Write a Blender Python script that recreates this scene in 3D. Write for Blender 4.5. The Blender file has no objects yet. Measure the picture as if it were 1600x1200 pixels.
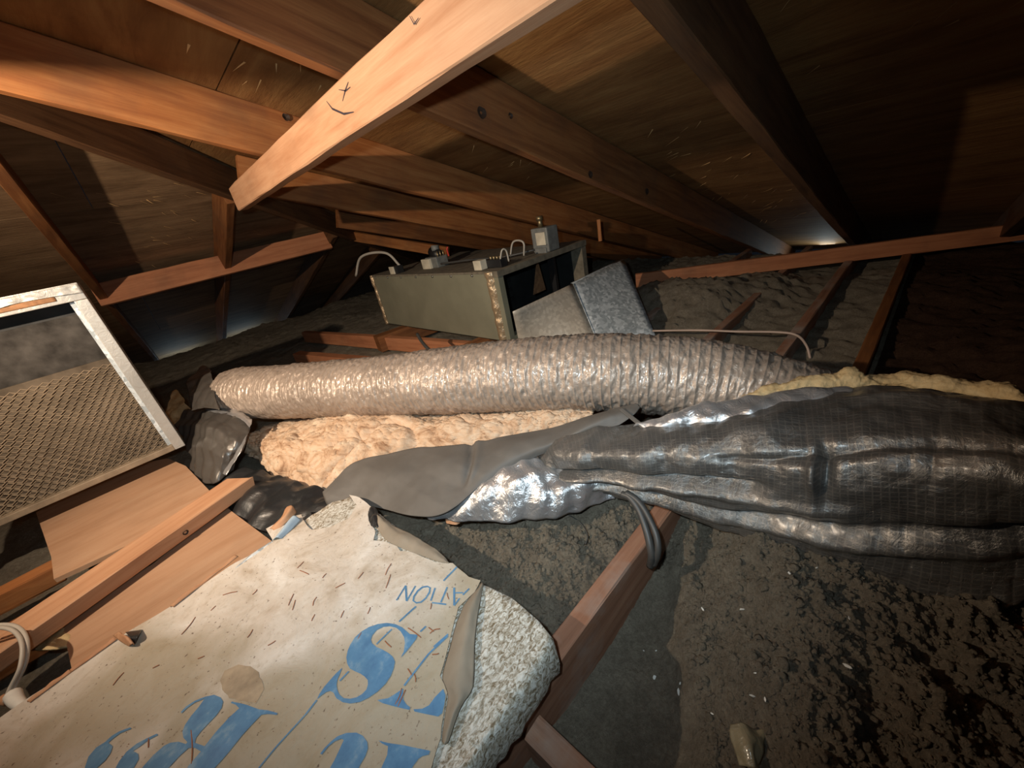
import bpy, bmesh, math, random
import numpy as np
from mathutils import Vector, Matrix
from mathutils.geometry import delaunay_2d_cdt

# ------------------------------------------------------------------ camera, light, exposure
scene = bpy.context.scene
C = scene.collection
F = 600.0                      # focal length in pixels of the 1600 px wide frame (ultra wide phone lens)
ZO = 0.80                      # camera height above the ceiling boards (world z = 0)
JT = ZO - 0.66                 # top of the joists
# rows: joist direction (world X), across the joists (world Y), up (world Z), in camera axes
MW = np.array([[0.6915, 0.4251, -0.5841], [-0.6973, 0.1817, -0.6933], [-0.1886, 0.8867, 0.4220]])
_j = MW[0] / np.linalg.norm(MW[0]); _k = MW[1] - _j * (MW[1] @ _j); _k /= np.linalg.norm(_k)
MW = np.array([_j, _k, np.cross(_j, _k)])
TS = math.tan(math.radians(18.43))   # roof pitch, 4 in 12
RZ = 0.43                      # underside of right-hand rafters above the lens at X = 0
LZ = 1.02                      # underside of left-hand rafters above the lens at Y = 0

cam_d = bpy.data.cameras.new('camera')
cam = bpy.data.objects.new('camera', cam_d); C.objects.link(cam)
cam_d.sensor_fit = 'HORIZONTAL'; cam_d.sensor_width = 36.0
cam_d.lens = 36.0 * F / 1600.0
cam_d.clip_start = 0.02
cam.matrix_world = Matrix.Translation((0, 0, ZO)) @ Matrix(MW.tolist()).to_4x4()
scene.camera = cam

scene.view_settings.view_transform = 'Standard'
scene.view_settings.look = 'None'
scene.view_settings.gamma = 1.0
scene.view_settings.use_curve_mapping = False
scene.view_settings.exposure = 0.25

w = bpy.data.worlds.new('attic_world'); scene.world = w
w.use_nodes = True
w.node_tree.nodes['Background'].inputs[0].default_value = (0.55, 0.70, 1.0, 1)
w.node_tree.nodes['Background'].inputs[1].default_value = 0.006

def spot(name, loc, target, energy, color, size, blend, radius):
    d = bpy.data.lights.new(name, 'SPOT'); d.energy = energy; d.color = color
    d.spot_size = math.radians(size); d.spot_blend = blend; d.shadow_soft_size = radius
    o = bpy.data.objects.new(name, d); C.objects.link(o)
    o.location = loc
    o.rotation_euler = (Vector(target) - Vector(loc)).to_track_quat('-Z', 'Y').to_euler()
    return o
# warm work light held to the left of the lens, and the cooler lamp of the phone itself
spot('work_light', (-0.62, 0.97, ZO + 0.33), (0.28, 1.42, ZO + 0.25), 74.0, (1.0, 0.80, 0.60), 174, 0.8, 0.011)
spot('phone_lamp', (-0.03, 0.05, ZO + 0.06), (0.62, 0.95, ZO - 0.42), 24.0, (0.74, 0.91, 1.0), 122, 1.0, 0.012)
def area(name, loc, target, energy, color, sx, sy):
    d = bpy.data.lights.new(name, 'AREA'); d.energy = energy; d.color = color
    d.shape = 'RECTANGLE'; d.size = sx; d.size_y = sy
    o = bpy.data.objects.new(name, d); C.objects.link(o); o.location = loc
    o.rotation_euler = (Vector(target) - Vector(loc)).to_track_quat('-Z', 'Y').to_euler()
    return o

# ------------------------------------------------------------------ helpers
def ray(x, y): return MW @ np.array([(x - 800) / F, -(y - 600) / F, -1.0])
def P(x, y, d): r = ray(x, y) * d; return Vector((r[0], r[1], r[2] + ZO))
def PZ(x, y, z): r = ray(x, y); t = z / r[2]; r = r * t; return Vector((r[0], r[1], r[2] + ZO))      # z relative to the lens
def PX(x, y, X): r = ray(x, y); r = r * (X / r[0]); return Vector((r[0], r[1], r[2] + ZO))
def PY(x, y, Y): r = ray(x, y); r = r * (Y / r[1]); return Vector((r[0], r[1], r[2] + ZO))
def R(x, y, z): return Vector((x, y, z + ZO))                                                      # lens-relative to world

def tag(o, label=None, cat=None, group=None, kind=None):
    if label: o['label'] = label
    if cat: o['category'] = cat
    if group: o['group'] = group
    if kind: o['kind'] = kind
    return o
def empty(name, loc, label=None, cat=None, group=None, kind=None):
    o = bpy.data.objects.new(name, None); C.objects.link(o); o.matrix_world = Matrix.Translation(Vector(loc))
    o.empty_display_size = 0.05
    return tag(o, label, cat, group, kind)
def put(name, me, mat=None, parent=None, matrix=None, smooth=False):
    o = bpy.data.objects.new(name, me); C.objects.link(o)
    if mat is not None:
        me.materials.clear(); me.materials.append(mat)
    if smooth:
        me.polygons.foreach_set('use_smooth', [True] * len(me.polygons))
    if matrix is not None: o.matrix_world = matrix
    if parent is not None:
        o.parent = parent
        o.matrix_parent_inverse = parent.matrix_world.inverted()
    return o
def mesh(name, V, Fc):
    me = bpy.data.meshes.new(name); me.from_pydata([tuple(v) for v in V], [], Fc); me.update(); return me
def grid_mesh(name, A, uv=None, closed_v=False):
    nu, nv = A.shape[:2]
    me = bpy.data.meshes.new(name)
    idx = np.arange(nu * nv).reshape(nu, nv)
    if closed_v: idx = np.concatenate([idx, idx[:, :1]], 1)
    q = np.stack([idx[:-1, :-1], idx[1:, :-1], idx[1:, 1:], idx[:-1, 1:]], -1).reshape(-1, 4)
    me.vertices.add(nu * nv); me.vertices.foreach_set('co', A.reshape(-1).astype(np.float32))
    me.loops.add(q.size); me.loops.foreach_set('vertex_index', q.reshape(-1).astype(np.int32))
    me.polygons.add(len(q)); me.polygons.foreach_set('loop_start', np.arange(0, q.size, 4, dtype=np.int32))
    me.polygons.foreach_set('loop_total', np.full(len(q), 4, dtype=np.int32))
    if uv is not None:
        l = me.uv_layers.new(name='UVMap')
        l.data.foreach_set('uv', uv.reshape(-1, 2)[q.reshape(-1)].reshape(-1).astype(np.float32))
    me.update(calc_edges=True); me.validate()
    return me

# value noise in numpy
def _h(ix, iy, iz, s):
    n = (ix * 374761393 + iy * 668265263 + iz * 2147483647 + s * 974634777) & 0xFFFFFFFF
    n = ((n ^ (n >> 13)) * 1274126177) & 0xFFFFFFFF
    n = (n ^ (n >> 16)) & 0xFFFFFFFF
    return n / 4294967295.0
def vn(p, s=0):
    p = np.asarray(p, float); i = np.floor(p).astype(np.int64); f = p - i; f = f * f * (3 - 2 * f)
    r = 0
    for a in (0, 1):
        for b in (0, 1):
            for c in (0, 1):
                wgt = (f[..., 0] if a else 1 - f[..., 0]) * (f[..., 1] if b else 1 - f[..., 1]) * (f[..., 2] if c else 1 - f[..., 2])
                r = r + wgt * _h(i[..., 0] + a, i[..., 1] + b, i[..., 2] + c, s)
    return r * 2 - 1
def fbm(p, o=4, s=0, g=0.5):
    r = 0; a = 1; p = np.asarray(p, float)
    for k in range(o): r = r + a * vn(p, s + k * 17); a *= g; p = p * 2.03 + 11.7
    return r
def worley(xy, s=0):
    i = np.floor(xy).astype(np.int64); best = np.full(xy.shape[:-1], 9.0)
    z = np.zeros_like(i[..., 0])
    for a in (-1, 0, 1):
        for b in (-1, 0, 1):
            cx = i[..., 0] + a; cy = i[..., 1] + b
            px = cx + _h(cx, cy, z, s); py = cy + _h(cx, cy, z, s + 5)
            best = np.minimum(best, np.hypot(px - xy[..., 0], py - xy[..., 1]))
    return best
def cr(pts, n):
    pts = np.asarray(pts, float); m = len(pts)
    if m == 1: return np.repeat(pts, n, 0)
    t = np.linspace(0, m - 1, n); i = np.minimum(np.floor(t).astype(int), m - 2); f = (t - i)
    f = f.reshape([-1] + [1] * (pts.ndim - 1))
    e = np.concatenate([[2 * pts[0] - pts[1]], pts, [2 * pts[-1] - pts[-2]]], 0)
    p0, p1, p2, p3 = e[i], e[i + 1], e[i + 2], e[i + 3]
    return 0.5 * (2 * p1 + (p2 - p0) * f + (2 * p0 - 5 * p1 + 4 * p2 - p3) * f ** 2 + (-p0 + 3 * p1 - 3 * p2 + p3) * f ** 3)
def loft(cols, nu, nv):
    a = np.stack([cr([tuple(v) for v in c], nv) for c in cols], 0)
    return cr(a, nu)
def normals(A):
    du = np.gradient(A, axis=0); dv = np.gradient(A, axis=1); n = np.cross(du, dv)
    n /= (np.linalg.norm(n, axis=-1, keepdims=True) + 1e-12)
    mid = np.array([0, 0, ZO]) - A
    sgn = np.sign((n * mid).sum(-1, keepdims=True).mean()); return n * (sgn if sgn else 1)
def uvgrid(A):
    du = np.linalg.norm(np.diff(A, axis=0), axis=-1).mean(1); dv = np.linalg.norm(np.diff(A, axis=1), axis=-1).mean(0)
    u = np.concatenate([[0], np.cumsum(du)]); v = np.concatenate([[0], np.cumsum(dv)])
    return np.stack(np.meshgrid(u, v, indexing='ij'), -1)

def tube(name, pts, r, mat, parent=None, n=10, res=8, taper=None):
    pts = cr([tuple(p) for p in pts], max(2, (len(pts) - 1) * res + 1)) if len(pts) > 2 else np.array([tuple(p) for p in pts], float)
    t = np.gradient(pts, axis=0); t /= np.linalg.norm(t, axis=1, keepdims=True) + 1e-12
    up = np.array([0.13, 0.21, 0.97]); V = []
    rr = np.full(len(pts), r) if taper is None else np.interp(np.linspace(0, 1, len(pts)), [0, 1], [r, taper])
    for i in range(len(pts)):
        a = np.cross(t[i], up); 
        if np.linalg.norm(a) < 1e-3: a = np.cross(t[i], (1, 0, 0))
        a /= np.linalg.norm(a); b = np.cross(t[i], a)
        for k in range(n):
            an = 2 * math.pi * k / n; V.append(pts[i] + rr[i] * (math.cos(an) * a + math.sin(an) * b))
    Fc = [(i * n + k, i * n + (k + 1) % n, (i + 1) * n + (k + 1) % n, (i + 1) * n + k) for i in range(len(pts) - 1) for k in range(n)]
    Fc.append(tuple(range(n))[::-1]); Fc.append(tuple((len(pts) - 1) * n + k for k in range(n)))
    return put(name, mesh(name, V, Fc), mat, parent, None, True)

rng = random.Random(7)
def board_mesh(name, L, wy, hz, rough=0.0012, bev=0.003, seg=None, broken=None):
    """box from x=0..L, centred on y, z from 0 to hz; edges eased, faces a touch uneven"""
    seg = seg or max(2, int(L / 0.12))
    bm = bmesh.new(); rings = []
    prof = [(-wy / 2 + bev, 0), (wy / 2 - bev, 0), (wy / 2, bev), (wy / 2, hz - bev), (wy / 2 - bev, hz), (-wy / 2 + bev, hz), (-wy / 2, hz - bev), (-wy / 2, bev)]
    sd = rng.random() * 90
    for i in range(seg + 1):
        x = L * i / seg
        oy = rough * 1.5 * math.sin(x * 2.1 + sd); oz = rough * 1.5 * math.sin(x * 1.7 + sd * 2)
        ring = []
        for (y, z) in prof:
            j = rng.uniform(-rough, rough)
            dx = 0
            if broken and i == seg: dx = broken * rng.uniform(-1, .3)
            ring.append(bm.verts.new((x + dx, y + oy + j, z + oz + rng.uniform(-rough, rough))))
        rings.append(ring)
    for a, b in zip(rings[:-1], rings[1:]):
        for k in range(8): bm.faces.new((a[k], a[(k + 1) % 8], b[(k + 1) % 8], b[k]))
    bm.faces.new(rings[0][::-1]); bm.faces.new(rings[-1])
    bmesh.ops.recalc_face_normals(bm, faces=bm.faces)
    me = bpy.data.meshes.new(name); bm.to_mesh(me); bm.free(); return me
def frame_m(p0, xdir, up):
    x = Vector(xdir).normalized(); y = Vector(up).cross(x).normalized(); z = x.cross(y)
    m = Matrix((x, y, z)).transposed().to_4x4(); m.translation = Vector(p0); return m
def board(name, p0, p1, wy, hz, mat, up=(0, 0, 1), parent=None, **k):
    """p0, p1: middle of the bottom edge at both ends"""
    p0 = Vector(p0); p1 = Vector(p1); L = (p1 - p0).length
    return put(name, board_mesh(name, L, wy, hz, **k), mat, parent, frame_m(p0, p1 - p0, up))
def box_mesh(name, sx, sy, sz, bev=0.003):
    bm = bmesh.new(); bmesh.ops.create_cube(bm, size=1)
    bmesh.ops.scale(bm, vec=(sx, sy, sz), verts=bm.verts)
    if bev: bmesh.ops.bevel(bm, geom=list(bm.edges), offset=bev, segments=2, affect='EDGES', profile=0.6)
    me = bpy.data.meshes.new(name); bm.to_mesh(me); bm.free(); return me
def box(name, c, s, mat, parent=None, rot=None, bev=0.003):
    m = Matrix.Translation(Vector(c)) @ (rot.to_4x4() if rot is not None else Matrix.Identity(4))
    return put(name, box_mesh(name, *s, bev), mat, parent, m)
def inside(poly, x, y):
    c = False; n = len(poly); j = n - 1
    for i in range(n):
        xi, yi = poly[i]; xj, yj = poly[j]
        if (yi > y) != (yj > y) and x < (xj - xi) * (y - yi) / (yj - yi) + xi: c = not c
        j = i
    return c
def dens(poly, step):
    o = []
    for a, b in zip(poly, poly[1:] + poly[:1]):
        d = math.hypot(b[0] - a[0], b[1] - a[1]); n = max(1, int(d / step))
        for k in range(n): o.append((a[0] + (b[0] - a[0]) * k / n, a[1] + (b[1] - a[1]) * k / n))
    return o
def sheet_mesh(name, poly, step, zf, jag=0.0):
    """triangulated flat sheet inside an XY outline, height from zf(x, y)"""
    poly = dens(poly, step)
    if jag: poly = [(x + rng.uniform(-jag, jag), y + rng.uniform(-jag, jag)) for x, y in poly]
    xs = [p[0] for p in poly]; ys = [p[1] for p in poly]
    pts = [Vector(p) for p in poly]; n = len(pts)
    gx = np.arange(min(xs) + step / 2, max(xs), step); gy = np.arange(min(ys) + step / 2, max(ys), step)
    for i, x in enumerate(gx):
        for j, y in enumerate(gy):
            q = (x + rng.uniform(-.25, .25) * step, y + rng.uniform(-.25, .25) * step)
            if inside(poly, *q): pts.append(Vector(q))
    v, e, f, *_ = delaunay_2d_cdt(pts, [(i, (i + 1) % n) for i in range(n)], [], 0, 1e-6)
    Fc = []
    for t in f:
        c = sum((v[i] for i in t), Vector((0, 0))) / len(t)
        if inside(poly, c.x, c.y):
            a = (v[t[1]] - v[t[0]]).cross(v[t[2]] - v[t[0]])
            Fc.append(tuple(t) if a > 0 else tuple(reversed(t)))
    return mesh(name, [(p.x, p.y, zf(p.x, p.y)) for p in v], Fc)
def solid(o, t, off=-1.0):
    m = o.modifiers.new('thickness', 'SOLIDIFY'); m.thickness = t; m.offset = off; return o

# ------------------------------------------------------------------ materials
def nt(name):
    m = bpy.data.materials.new(name); m.use_nodes = True
    t = m.node_tree; b = t.nodes['Principled BSDF']; return m, t, b
def lk(t, a, b): t.links.new(a, b)
def node(t, k, **kw):
    n = t.nodes.new(k)
    for a, v in kw.items(): setattr(n, a, v)
    return n
def coords(t, kind='Object', scale=(1, 1, 1)):
    c = node(t, 'ShaderNodeTexCoord'); mp = node(t, 'ShaderNodeMapping'); mp.inputs['Scale'].default_value = scale
    lk(t, c.outputs[kind], mp.inputs['Vector']); return mp.outputs['Vector']
def noise(t, vec, scale, detail=4, rough=0.55, dist=0.0):
    n = node(t, 'ShaderNodeTexNoise'); n.inputs['Scale'].default_value = scale; n.inputs['Detail'].default_value = detail
    n.inputs['Roughness'].default_value = rough; n.inputs['Distortion'].default_value = dist
    lk(t, vec, n.inputs['Vector']); return n.outputs['Fac']
def ramp(t, fac, stops):
    r = node(t, 'ShaderNodeValToRGB'); e = r.color_ramp.elements
    while len(e) > 1: e.remove(e[-1])
    for i, (p, c) in enumerate(stops):
        if i == 0: e[0].position = p; e[0].color = (*c, 1)
        else: k = e.new(p); k.color = (*c, 1)
    lk(t, fac, r.inputs['Fac']); return r.outputs['Color']
def mixc(t, fac, a, b, mode='MIX'):
    m = node(t, 'ShaderNodeMix', data_type='RGBA', blend_type=mode)
    if isinstance(fac, float): m.inputs[0].default_value = fac
    else: lk(t, fac, m.inputs[0])
    for s, v in ((m.inputs[6], a), (m.inputs[7], b)):
        if isinstance(v, tuple): s.default_value = (*v, 1)
        else: lk(t, v, s)
    return m.outputs[2]
def bump(t, b, h, strength, dist):
    n = node(t, 'ShaderNodeBump'); n.inputs['Strength'].default_value = strength; n.inputs['Distance'].default_value = dist
    lk(t, h, n.inputs['Height']); lk(t, n.outputs['Normal'], b.inputs['Normal']); return n

def wood(name, light, mid, dark, rough=0.62, stretch=14.0, dirt=0.35, dirtc=(0.06, 0.045, 0.035)):
    m, t, b = nt(name)
    v = coords(t, 'Object', (1.0, stretch, stretch))
    g = noise(t, v, 3.2, 6, 0.6, 0.6)
    c = ramp(t, g, [(0.28, dark), (0.48, mid), (0.70, light)])
    fine = noise(t, coords(t, 'Object', (3.0, 90, 90)), 4.0, 3, 0.6)
    c = mixc(t, ramp(t, fine, [(0.35, (0.25,) * 3), (0.6, (0,) * 3)]), c, dark)
    d = noise(t, coords(t, 'Object'), 5.0, 5, 0.62)
    c = mixc(t, ramp(t, d, [(0.46, (0,) * 3), (0.72, (dirt,) * 3)]), c, dirtc)
    lk(t, c, b.inputs['Base Color']); b.inputs['Roughness'].default_value = rough
    b.inputs['Specular IOR Level'].default_value = 0.25
    bump(t, b, mixc(t, 0.5, fine, g), 0.25, 0.002)
    return m
def plain(name, col, rough=0.6, metal=0.0, var=0.25, scale=12, bmp=0.15, spec=0.5, bd=0.002):
    m, t, b = nt(name)
    n = noise(t, coords(t), scale, 5, 0.6)
    lo = tuple(c * (1 - var) for c in col); hi = tuple(min(1, c * (1 + var)) for c in col)
    lk(t, ramp(t, n, [(0.3, lo), (0.7, hi)]), b.inputs['Base Color'])
    b.inputs['Roughness'].default_value = rough; b.inputs['Metallic'].default_value = metal
    b.inputs['Specular IOR Level'].default_value = spec
    if bmp: bump(t, b, n, bmp, bd)
    return m

M = {}
M['rafter'] = wood('rafter_wood', (0.42, 0.185, 0.066), (0.34, 0.132, 0.043), (0.23, 0.076, 0.025))
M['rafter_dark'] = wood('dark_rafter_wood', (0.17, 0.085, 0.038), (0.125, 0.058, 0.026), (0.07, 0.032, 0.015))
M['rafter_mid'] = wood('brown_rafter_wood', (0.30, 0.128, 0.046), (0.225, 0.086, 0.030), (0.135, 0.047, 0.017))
M['pale_wood'] = wood('pale_wood', (0.58, 0.34, 0.20), (0.52, 0.285, 0.16), (0.42, 0.20, 0.10), dirt=0.15)
M['red_wood'] = wood('red_wood', (0.56, 0.25, 0.125), (0.49, 0.20, 0.095), (0.36, 0.135, 0.065), dirt=0.3)
M['joist'] = wood('joist_wood', (0.40, 0.22, 0.14), (0.32, 0.16, 0.10), (0.22, 0.105, 0.062), dirt=0.85, dirtc=(0.42, 0.38, 0.34))
M['ply_sheet'] = wood('plywood_offcut', (0.50, 0.32, 0.205), (0.45, 0.27, 0.165), (0.37, 0.205, 0.115), stretch=7, dirt=0.15)

def deck_mat(name, cols):
    m, t, b = nt(name)
    v = coords(t, 'Object', (7.0, 1.0, 1.0))
    g = noise(t, v, 2.2, 6, 0.62, 0.9)
    c = ramp(t, g, [(0.3, cols[2]), (0.5, cols[1]), (0.72, cols[0])])
    d = noise(t, coords(t), 2.4, 6, 0.65)
    c = mixc(t, ramp(t, d, [(0.45, (0,) * 3), (0.7, (0.55,) * 3)]), c, tuple(x * 0.45 for x in cols[2]))
    lk(t, c, b.inputs['Base Color']); b.inputs['Roughness'].default_value = 0.75
    b.inputs['Specular IOR Level'].default_value = 0.2
    f = noise(t, coords(t, 'Object', (30, 4, 4)), 3.0, 4, 0.7)
    bump(t, b, f, 0.45, 0.004)
    return m
M['deck_r'] = deck_mat('roof_plywood_ochre', ((0.32, 0.175, 0.066), (0.25, 0.122, 0.043), (0.16, 0.070, 0.024)))
M['deck_l'] = deck_mat('roof_plywood_brown', ((0.40, 0.255, 0.140), (0.30, 0.185, 0.100), (0.18, 0.105, 0.055)))
M['splinter'] = plain('splinter_wood', (0.55, 0.33, 0.14), 0.6, var=0.2)
M['knot'] = plain('knot_wood', (0.035, 0.018, 0.010), 0.7)
M['ink'] = plain('ink_mark', (0.03, 0.02, 0.03), 0.7, bmp=0)
M['nail'] = plain('nail_steel', (0.45, 0.44, 0.42), 0.35, 0.9)
M['drywall'] = plain('drywall_back', (0.085, 0.088, 0.086), 0.95, var=0.4, scale=20, spec=0.1)
# loose fill
def fluff(name, a, b_, c_):
    m, t, b = nt(name)
    v = coords(t)
    n = noise(t, v, 30, 6, 0.75); n2 = noise(t, v, 150, 6, 0.85)
    col = ramp(t, n, [(0.30, c_), (0.5, b_), (0.72, a)])
    col = mixc(t, ramp(t, n2, [(0.35, (0.55,) * 3), (0.62, (0,) * 3)]), col, tuple(x * 0.45 for x in c_))
    lk(t, col, b.inputs['Base Color']); b.inputs['Roughness'].default_value = 1.0; b.inputs['Specular IOR Level'].default_value = 0.05
    bump(t, b, n2, 1.0, 0.014); return m
M['loose'] = fluff('grey_loose_fill', (0.56, 0.49, 0.38), (0.44, 0.38, 0.295), (0.30, 0.26, 0.20))
M['loose_shaded'] = fluff('shaded_loose_fill', (0.15, 0.085, 0.055), (0.11, 0.062, 0.040), (0.07, 0.040, 0.026))  # darkened copy of the loose fill, shade put into its colour
def fibre(name, a, b_, c_, bd=0.006):
    m, t, b = nt(name)
    n = noise(t, coords(t, 'Object', (1.0, 0.6, 1.4)), 13, 6, 0.7, 2.0); n2 = noise(t, coords(t), 110, 5, 0.75)
    col = ramp(t, n, [(0.28, c_), (0.45, b_), (0.66, a)])
    lk(t, col, b.inputs['Base Color']); b.inputs['Roughness'].default_value = 0.9; b.inputs['Specular IOR Level'].default_value = 0.15
    b.inputs['Subsurface Weight'].default_value = 0.0
    bump(t, b, n2, 0.5, bd); return m
M['fibre'] = fibre('fibreglass_wool', (0.70, 0.56, 0.42), (0.60, 0.41, 0.27), (0.27, 0.14, 0.075))
M['fibre_y'] = fibre('yellow_fibreglass', (0.66, 0.52, 0.30), (0.54, 0.40, 0.21), (0.34, 0.23, 0.11))

def foil(name, base, metal, rough, wr, scale=30, coat=0.0):
    m, t, b = nt(name)
    n = noise(t, coords(t), scale, 5, 0.6, 1.5)
    n2 = noise(t, coords(t), 5.0, 4, 0.6)
    col = mixc(t, ramp(t, n2, [(0.38, (0.0,) * 3), (0.7, (0.6,) * 3)]), base, tuple(x * 0.5 for x in base))
    lk(t, col, b.inputs['Base Color']); b.inputs['Metallic'].default_value = metal; b.inputs['Roughness'].default_value = rough
    b.inputs['Coat Weight'].default_value = coat; b.inputs['Coat Roughness'].default_value = 0.12
    bump(t, b, n, wr, 0.006); return m
M['foil'] = foil('silver_foil', (0.60, 0.60, 0.61), 0.72, 0.30, 0.6, 40)
M['foil_dull'] = foil('dull_back_of_foil', (0.125, 0.113, 0.10), 0.0, 0.62, 0.12, 20)
M['black_plastic'] = foil('black_plastic', (0.020, 0.022, 0.024), 0.0, 0.34, 0.35, 14, 0.3)
M['grey_plastic'] = foil('grey_plastic', (0.105, 0.095, 0.085), 0.25, 0.36, 0.3, 14, 0.15)
M['duct'] = foil('ribbed_plastic_liner', (0.44, 0.355, 0.29), 0.25, 0.36, 0.45, 70, 0.35)
def scrim():
    m, t, b = nt('scrim_foil_jacket')
    uv = coords(t, 'UV', (1, 1, 1))
    sp = node(t, 'ShaderNodeSeparateXYZ'); lk(t, uv, sp.inputs[0])
    def line(out, per, width):
        a = node(t, 'ShaderNodeMath', operation='MULTIPLY'); lk(t, out, a.inputs[0]); a.inputs[1].default_value = 1 / per
        f = node(t, 'ShaderNodeMath', operation='FRACT'); lk(t, a.outputs[0], f.inputs[0])
        g = node(t, 'ShaderNodeMath', operation='LESS_THAN'); lk(t, f.outputs[0], g.inputs[0]); g.inputs[1].default_value = width
        return g.outputs[0]
    a = line(sp.outputs[0], 0.0088, 0.20); c = line(sp.outputs[1], 0.0064, 0.24)
    mx = node(t, 'ShaderNodeMath', operation='MAXIMUM'); lk(t, a, mx.inputs[0]); lk(t, c, mx.inputs[1])
    n2 = noise(t, coords(t), 4.0, 5, 0.6)
    base = ramp(t, n2, [(0.34, (0.10, 0.098, 0.094)), (0.66, (0.21, 0.205, 0.195))])
    f2 = node(t, 'ShaderNodeMath', operation='MULTIPLY'); lk(t, mx.outputs[0], f2.inputs[0]); f2.inputs[1].default_value = 0.24
    col = mixc(t, f2.outputs[0], base, (0.40, 0.37, 0.33))
    lk(t, col, b.inputs['Base Color']); b.inputs['Metallic'].default_value = 0.55; b.inputs['Roughness'].default_value = 0.32
    b.inputs['Coat Weight'].default_value = 0.25; b.inputs['Coat Roughness'].default_value = 0.2
    n = noise(t, coords(t), 34, 6, 0.7, 1.6)
    h = mixc(t, 0.22, n, mx.outputs[0])
    bump(t, b, h, 0.7, 0.005); return m
M['scrim'] = scrim()
M['olive'] = plain('olive_enamel', (0.235, 0.225, 0.160), 0.45, 0.0, 0.12, 6, 0.05)
M['cab_dark'] = plain('cabinet_interior', (0.022, 0.023, 0.022), 0.6, 0.2, 0.3)
M['cab_top'] = plain('dusty_cabinet_top', (0.17, 0.145, 0.105), 0.85, 0.0, 0.35, 24)
M['tape'] = foil('brown_foil_tape', (0.50, 0.36, 0.22), 0.45, 0.3, 0.6, 40)
M['grey_box'] = plain('grey_control_box', (0.19, 0.195, 0.185), 0.55, 0.1, 0.25, 30)
M['cream_box'] = plain('cream_label', (0.60, 0.54, 0.42), 0.6)
M['black_part'] = plain('black_part', (0.015, 0.015, 0.016), 0.45, var=0.1)
M['white_wire'] = plain('pale_wire', (0.46, 0.42, 0.36), 0.45, var=0.1, bmp=0)
M['pink_wire'] = plain('pinkish_cable', (0.50, 0.38, 0.31), 0.5, var=0.1, bmp=0)
M['dark_wire'] = plain('dark_cable', (0.060, 0.058, 0.055), 0.45, var=0.2, bmp=0)
M['red_wire'] = plain('red_wire', (0.55, 0.05, 0.03), 0.5, bmp=0)
M['brass'] = plain('dull_brass', (0.35, 0.27, 0.15), 0.4, 0.8)
def galv(name, a, b_):
    m, t, b = nt(name)
    vo = node(t, 'ShaderNodeTexVoronoi'); vo.inputs['Scale'].default_value = 75; lk(t, coords(t), vo.inputs['Vector'])
    c = mixc(t, ramp(t, vo.outputs['Color'], [(0.3, (0,) * 3), (0.9, (1,) * 3)]), a, b_)
    lk(t, c, b.inputs['Base Color']); b.inputs['Metallic'].default_value = 0.15; b.inputs['Roughness'].default_value = 0.5
    bump(t, b, noise(t, coords(t), 60, 4), 0.15, 0.002); return m
M['galv'] = galv('galvanised_steel', (0.34, 0.39, 0.42), (0.70, 0.76, 0.80))
M['galv_warm_lit'] = galv('warm_lit_galvanised_steel', (0.50, 0.44, 0.36), (0.66, 0.59, 0.49))  # tan copy of the steel, warm lamp light put into its colour
M['alu'] = foil('worn_aluminium_tape', (0.50, 0.49, 0.46), 0.35, 0.42, 0.25, 40)
M['mesh_wire'] = plain('dusty_expanded_metal', (0.30, 0.235, 0.165), 0.55, 0.25, 0.3, 20)
M['filter_pad'] = plain('dusty_filter_pad', (0.12, 0.095, 0.07), 0.95, 0.0, 0.55, 9, 0.4, 0.1)
M['filter_grey'] = plain('grey_matted_pad', (0.050, 0.046, 0.042), 0.95, 0.0, 0.6, 16, 0.4, 0.1)
M['filter_dark'] = plain('dark_filter_back', (0.030, 0.030, 0.030), 0.8, 0.0, 0.4, 14)
M['rust'] = plain('brown_stain', (0.26, 0.13, 0.06), 0.8, 0.0, 0.5, 30)

def paper_mat():
    m, t, b = nt('stained_kraft_paper')
    v = coords(t)
    n = noise(t, v, 9, 6, 0.65, 0.8); n2 = noise(t, v, 28, 5, 0.6)
    c = ramp(t, n, [(0.26, (0.38, 0.30, 0.215)), (0.42, (0.60, 0.53, 0.45)), (0.58, (0.68, 0.63, 0.565)), (0.74, (0.78, 0.75, 0.70))])
    st = noise(t, v, 3.4, 3, 0.5)
    c = mixc(t, ramp(t, st, [(0.52, (0,) * 3), (0.62, (0.65,) * 3)]), c, (0.30, 0.245, 0.15))
    n4 = noise(t, v, 55, 5, 0.75)
    c = mixc(t, ramp(t, n4, [(0.52, (0,) * 3), (0.75, (0.55,) * 3)]), c, (0.36, 0.29, 0.20))
    sp = noise(t, v, 170, 2, 0.5)
    c = mixc(t, ramp(t, sp, [(0.66, (0,) * 3), (0.76, (0.8,) * 3)]), c, (0.10, 0.06, 0.04))
    lk(t, c, b.inputs['Base Color']); b.inputs['Roughness'].default_value = 0.7; b.inputs['Specular IOR Level'].default_value = 0.25
    cr_ = noise(t, v, 16, 3, 0.5, 3.0)
    bump(t, b, mixc(t, 0.6, n2, cr_), 0.5, 0.006); return m
M['paper'] = paper_mat()
M['paper_back'] = plain('brown_back_of_paper', (0.27, 0.225, 0.17), 0.75, var=0.15)
M['blue_ink'] = None
def ink():
    m, t, b = nt('blue_print')
    n = noise(t, coords(t), 40, 5, 0.65)
    lk(t, ramp(t, n, [(0.34, (0.07, 0.19, 0.36)), (0.55, (0.10, 0.25, 0.43)), (0.74, (0.24, 0.37, 0.48))]), b.inputs['Base Color'])
    b.inputs['Roughness'].default_value = 0.6; return m
M['blue_ink'] = ink()
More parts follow.
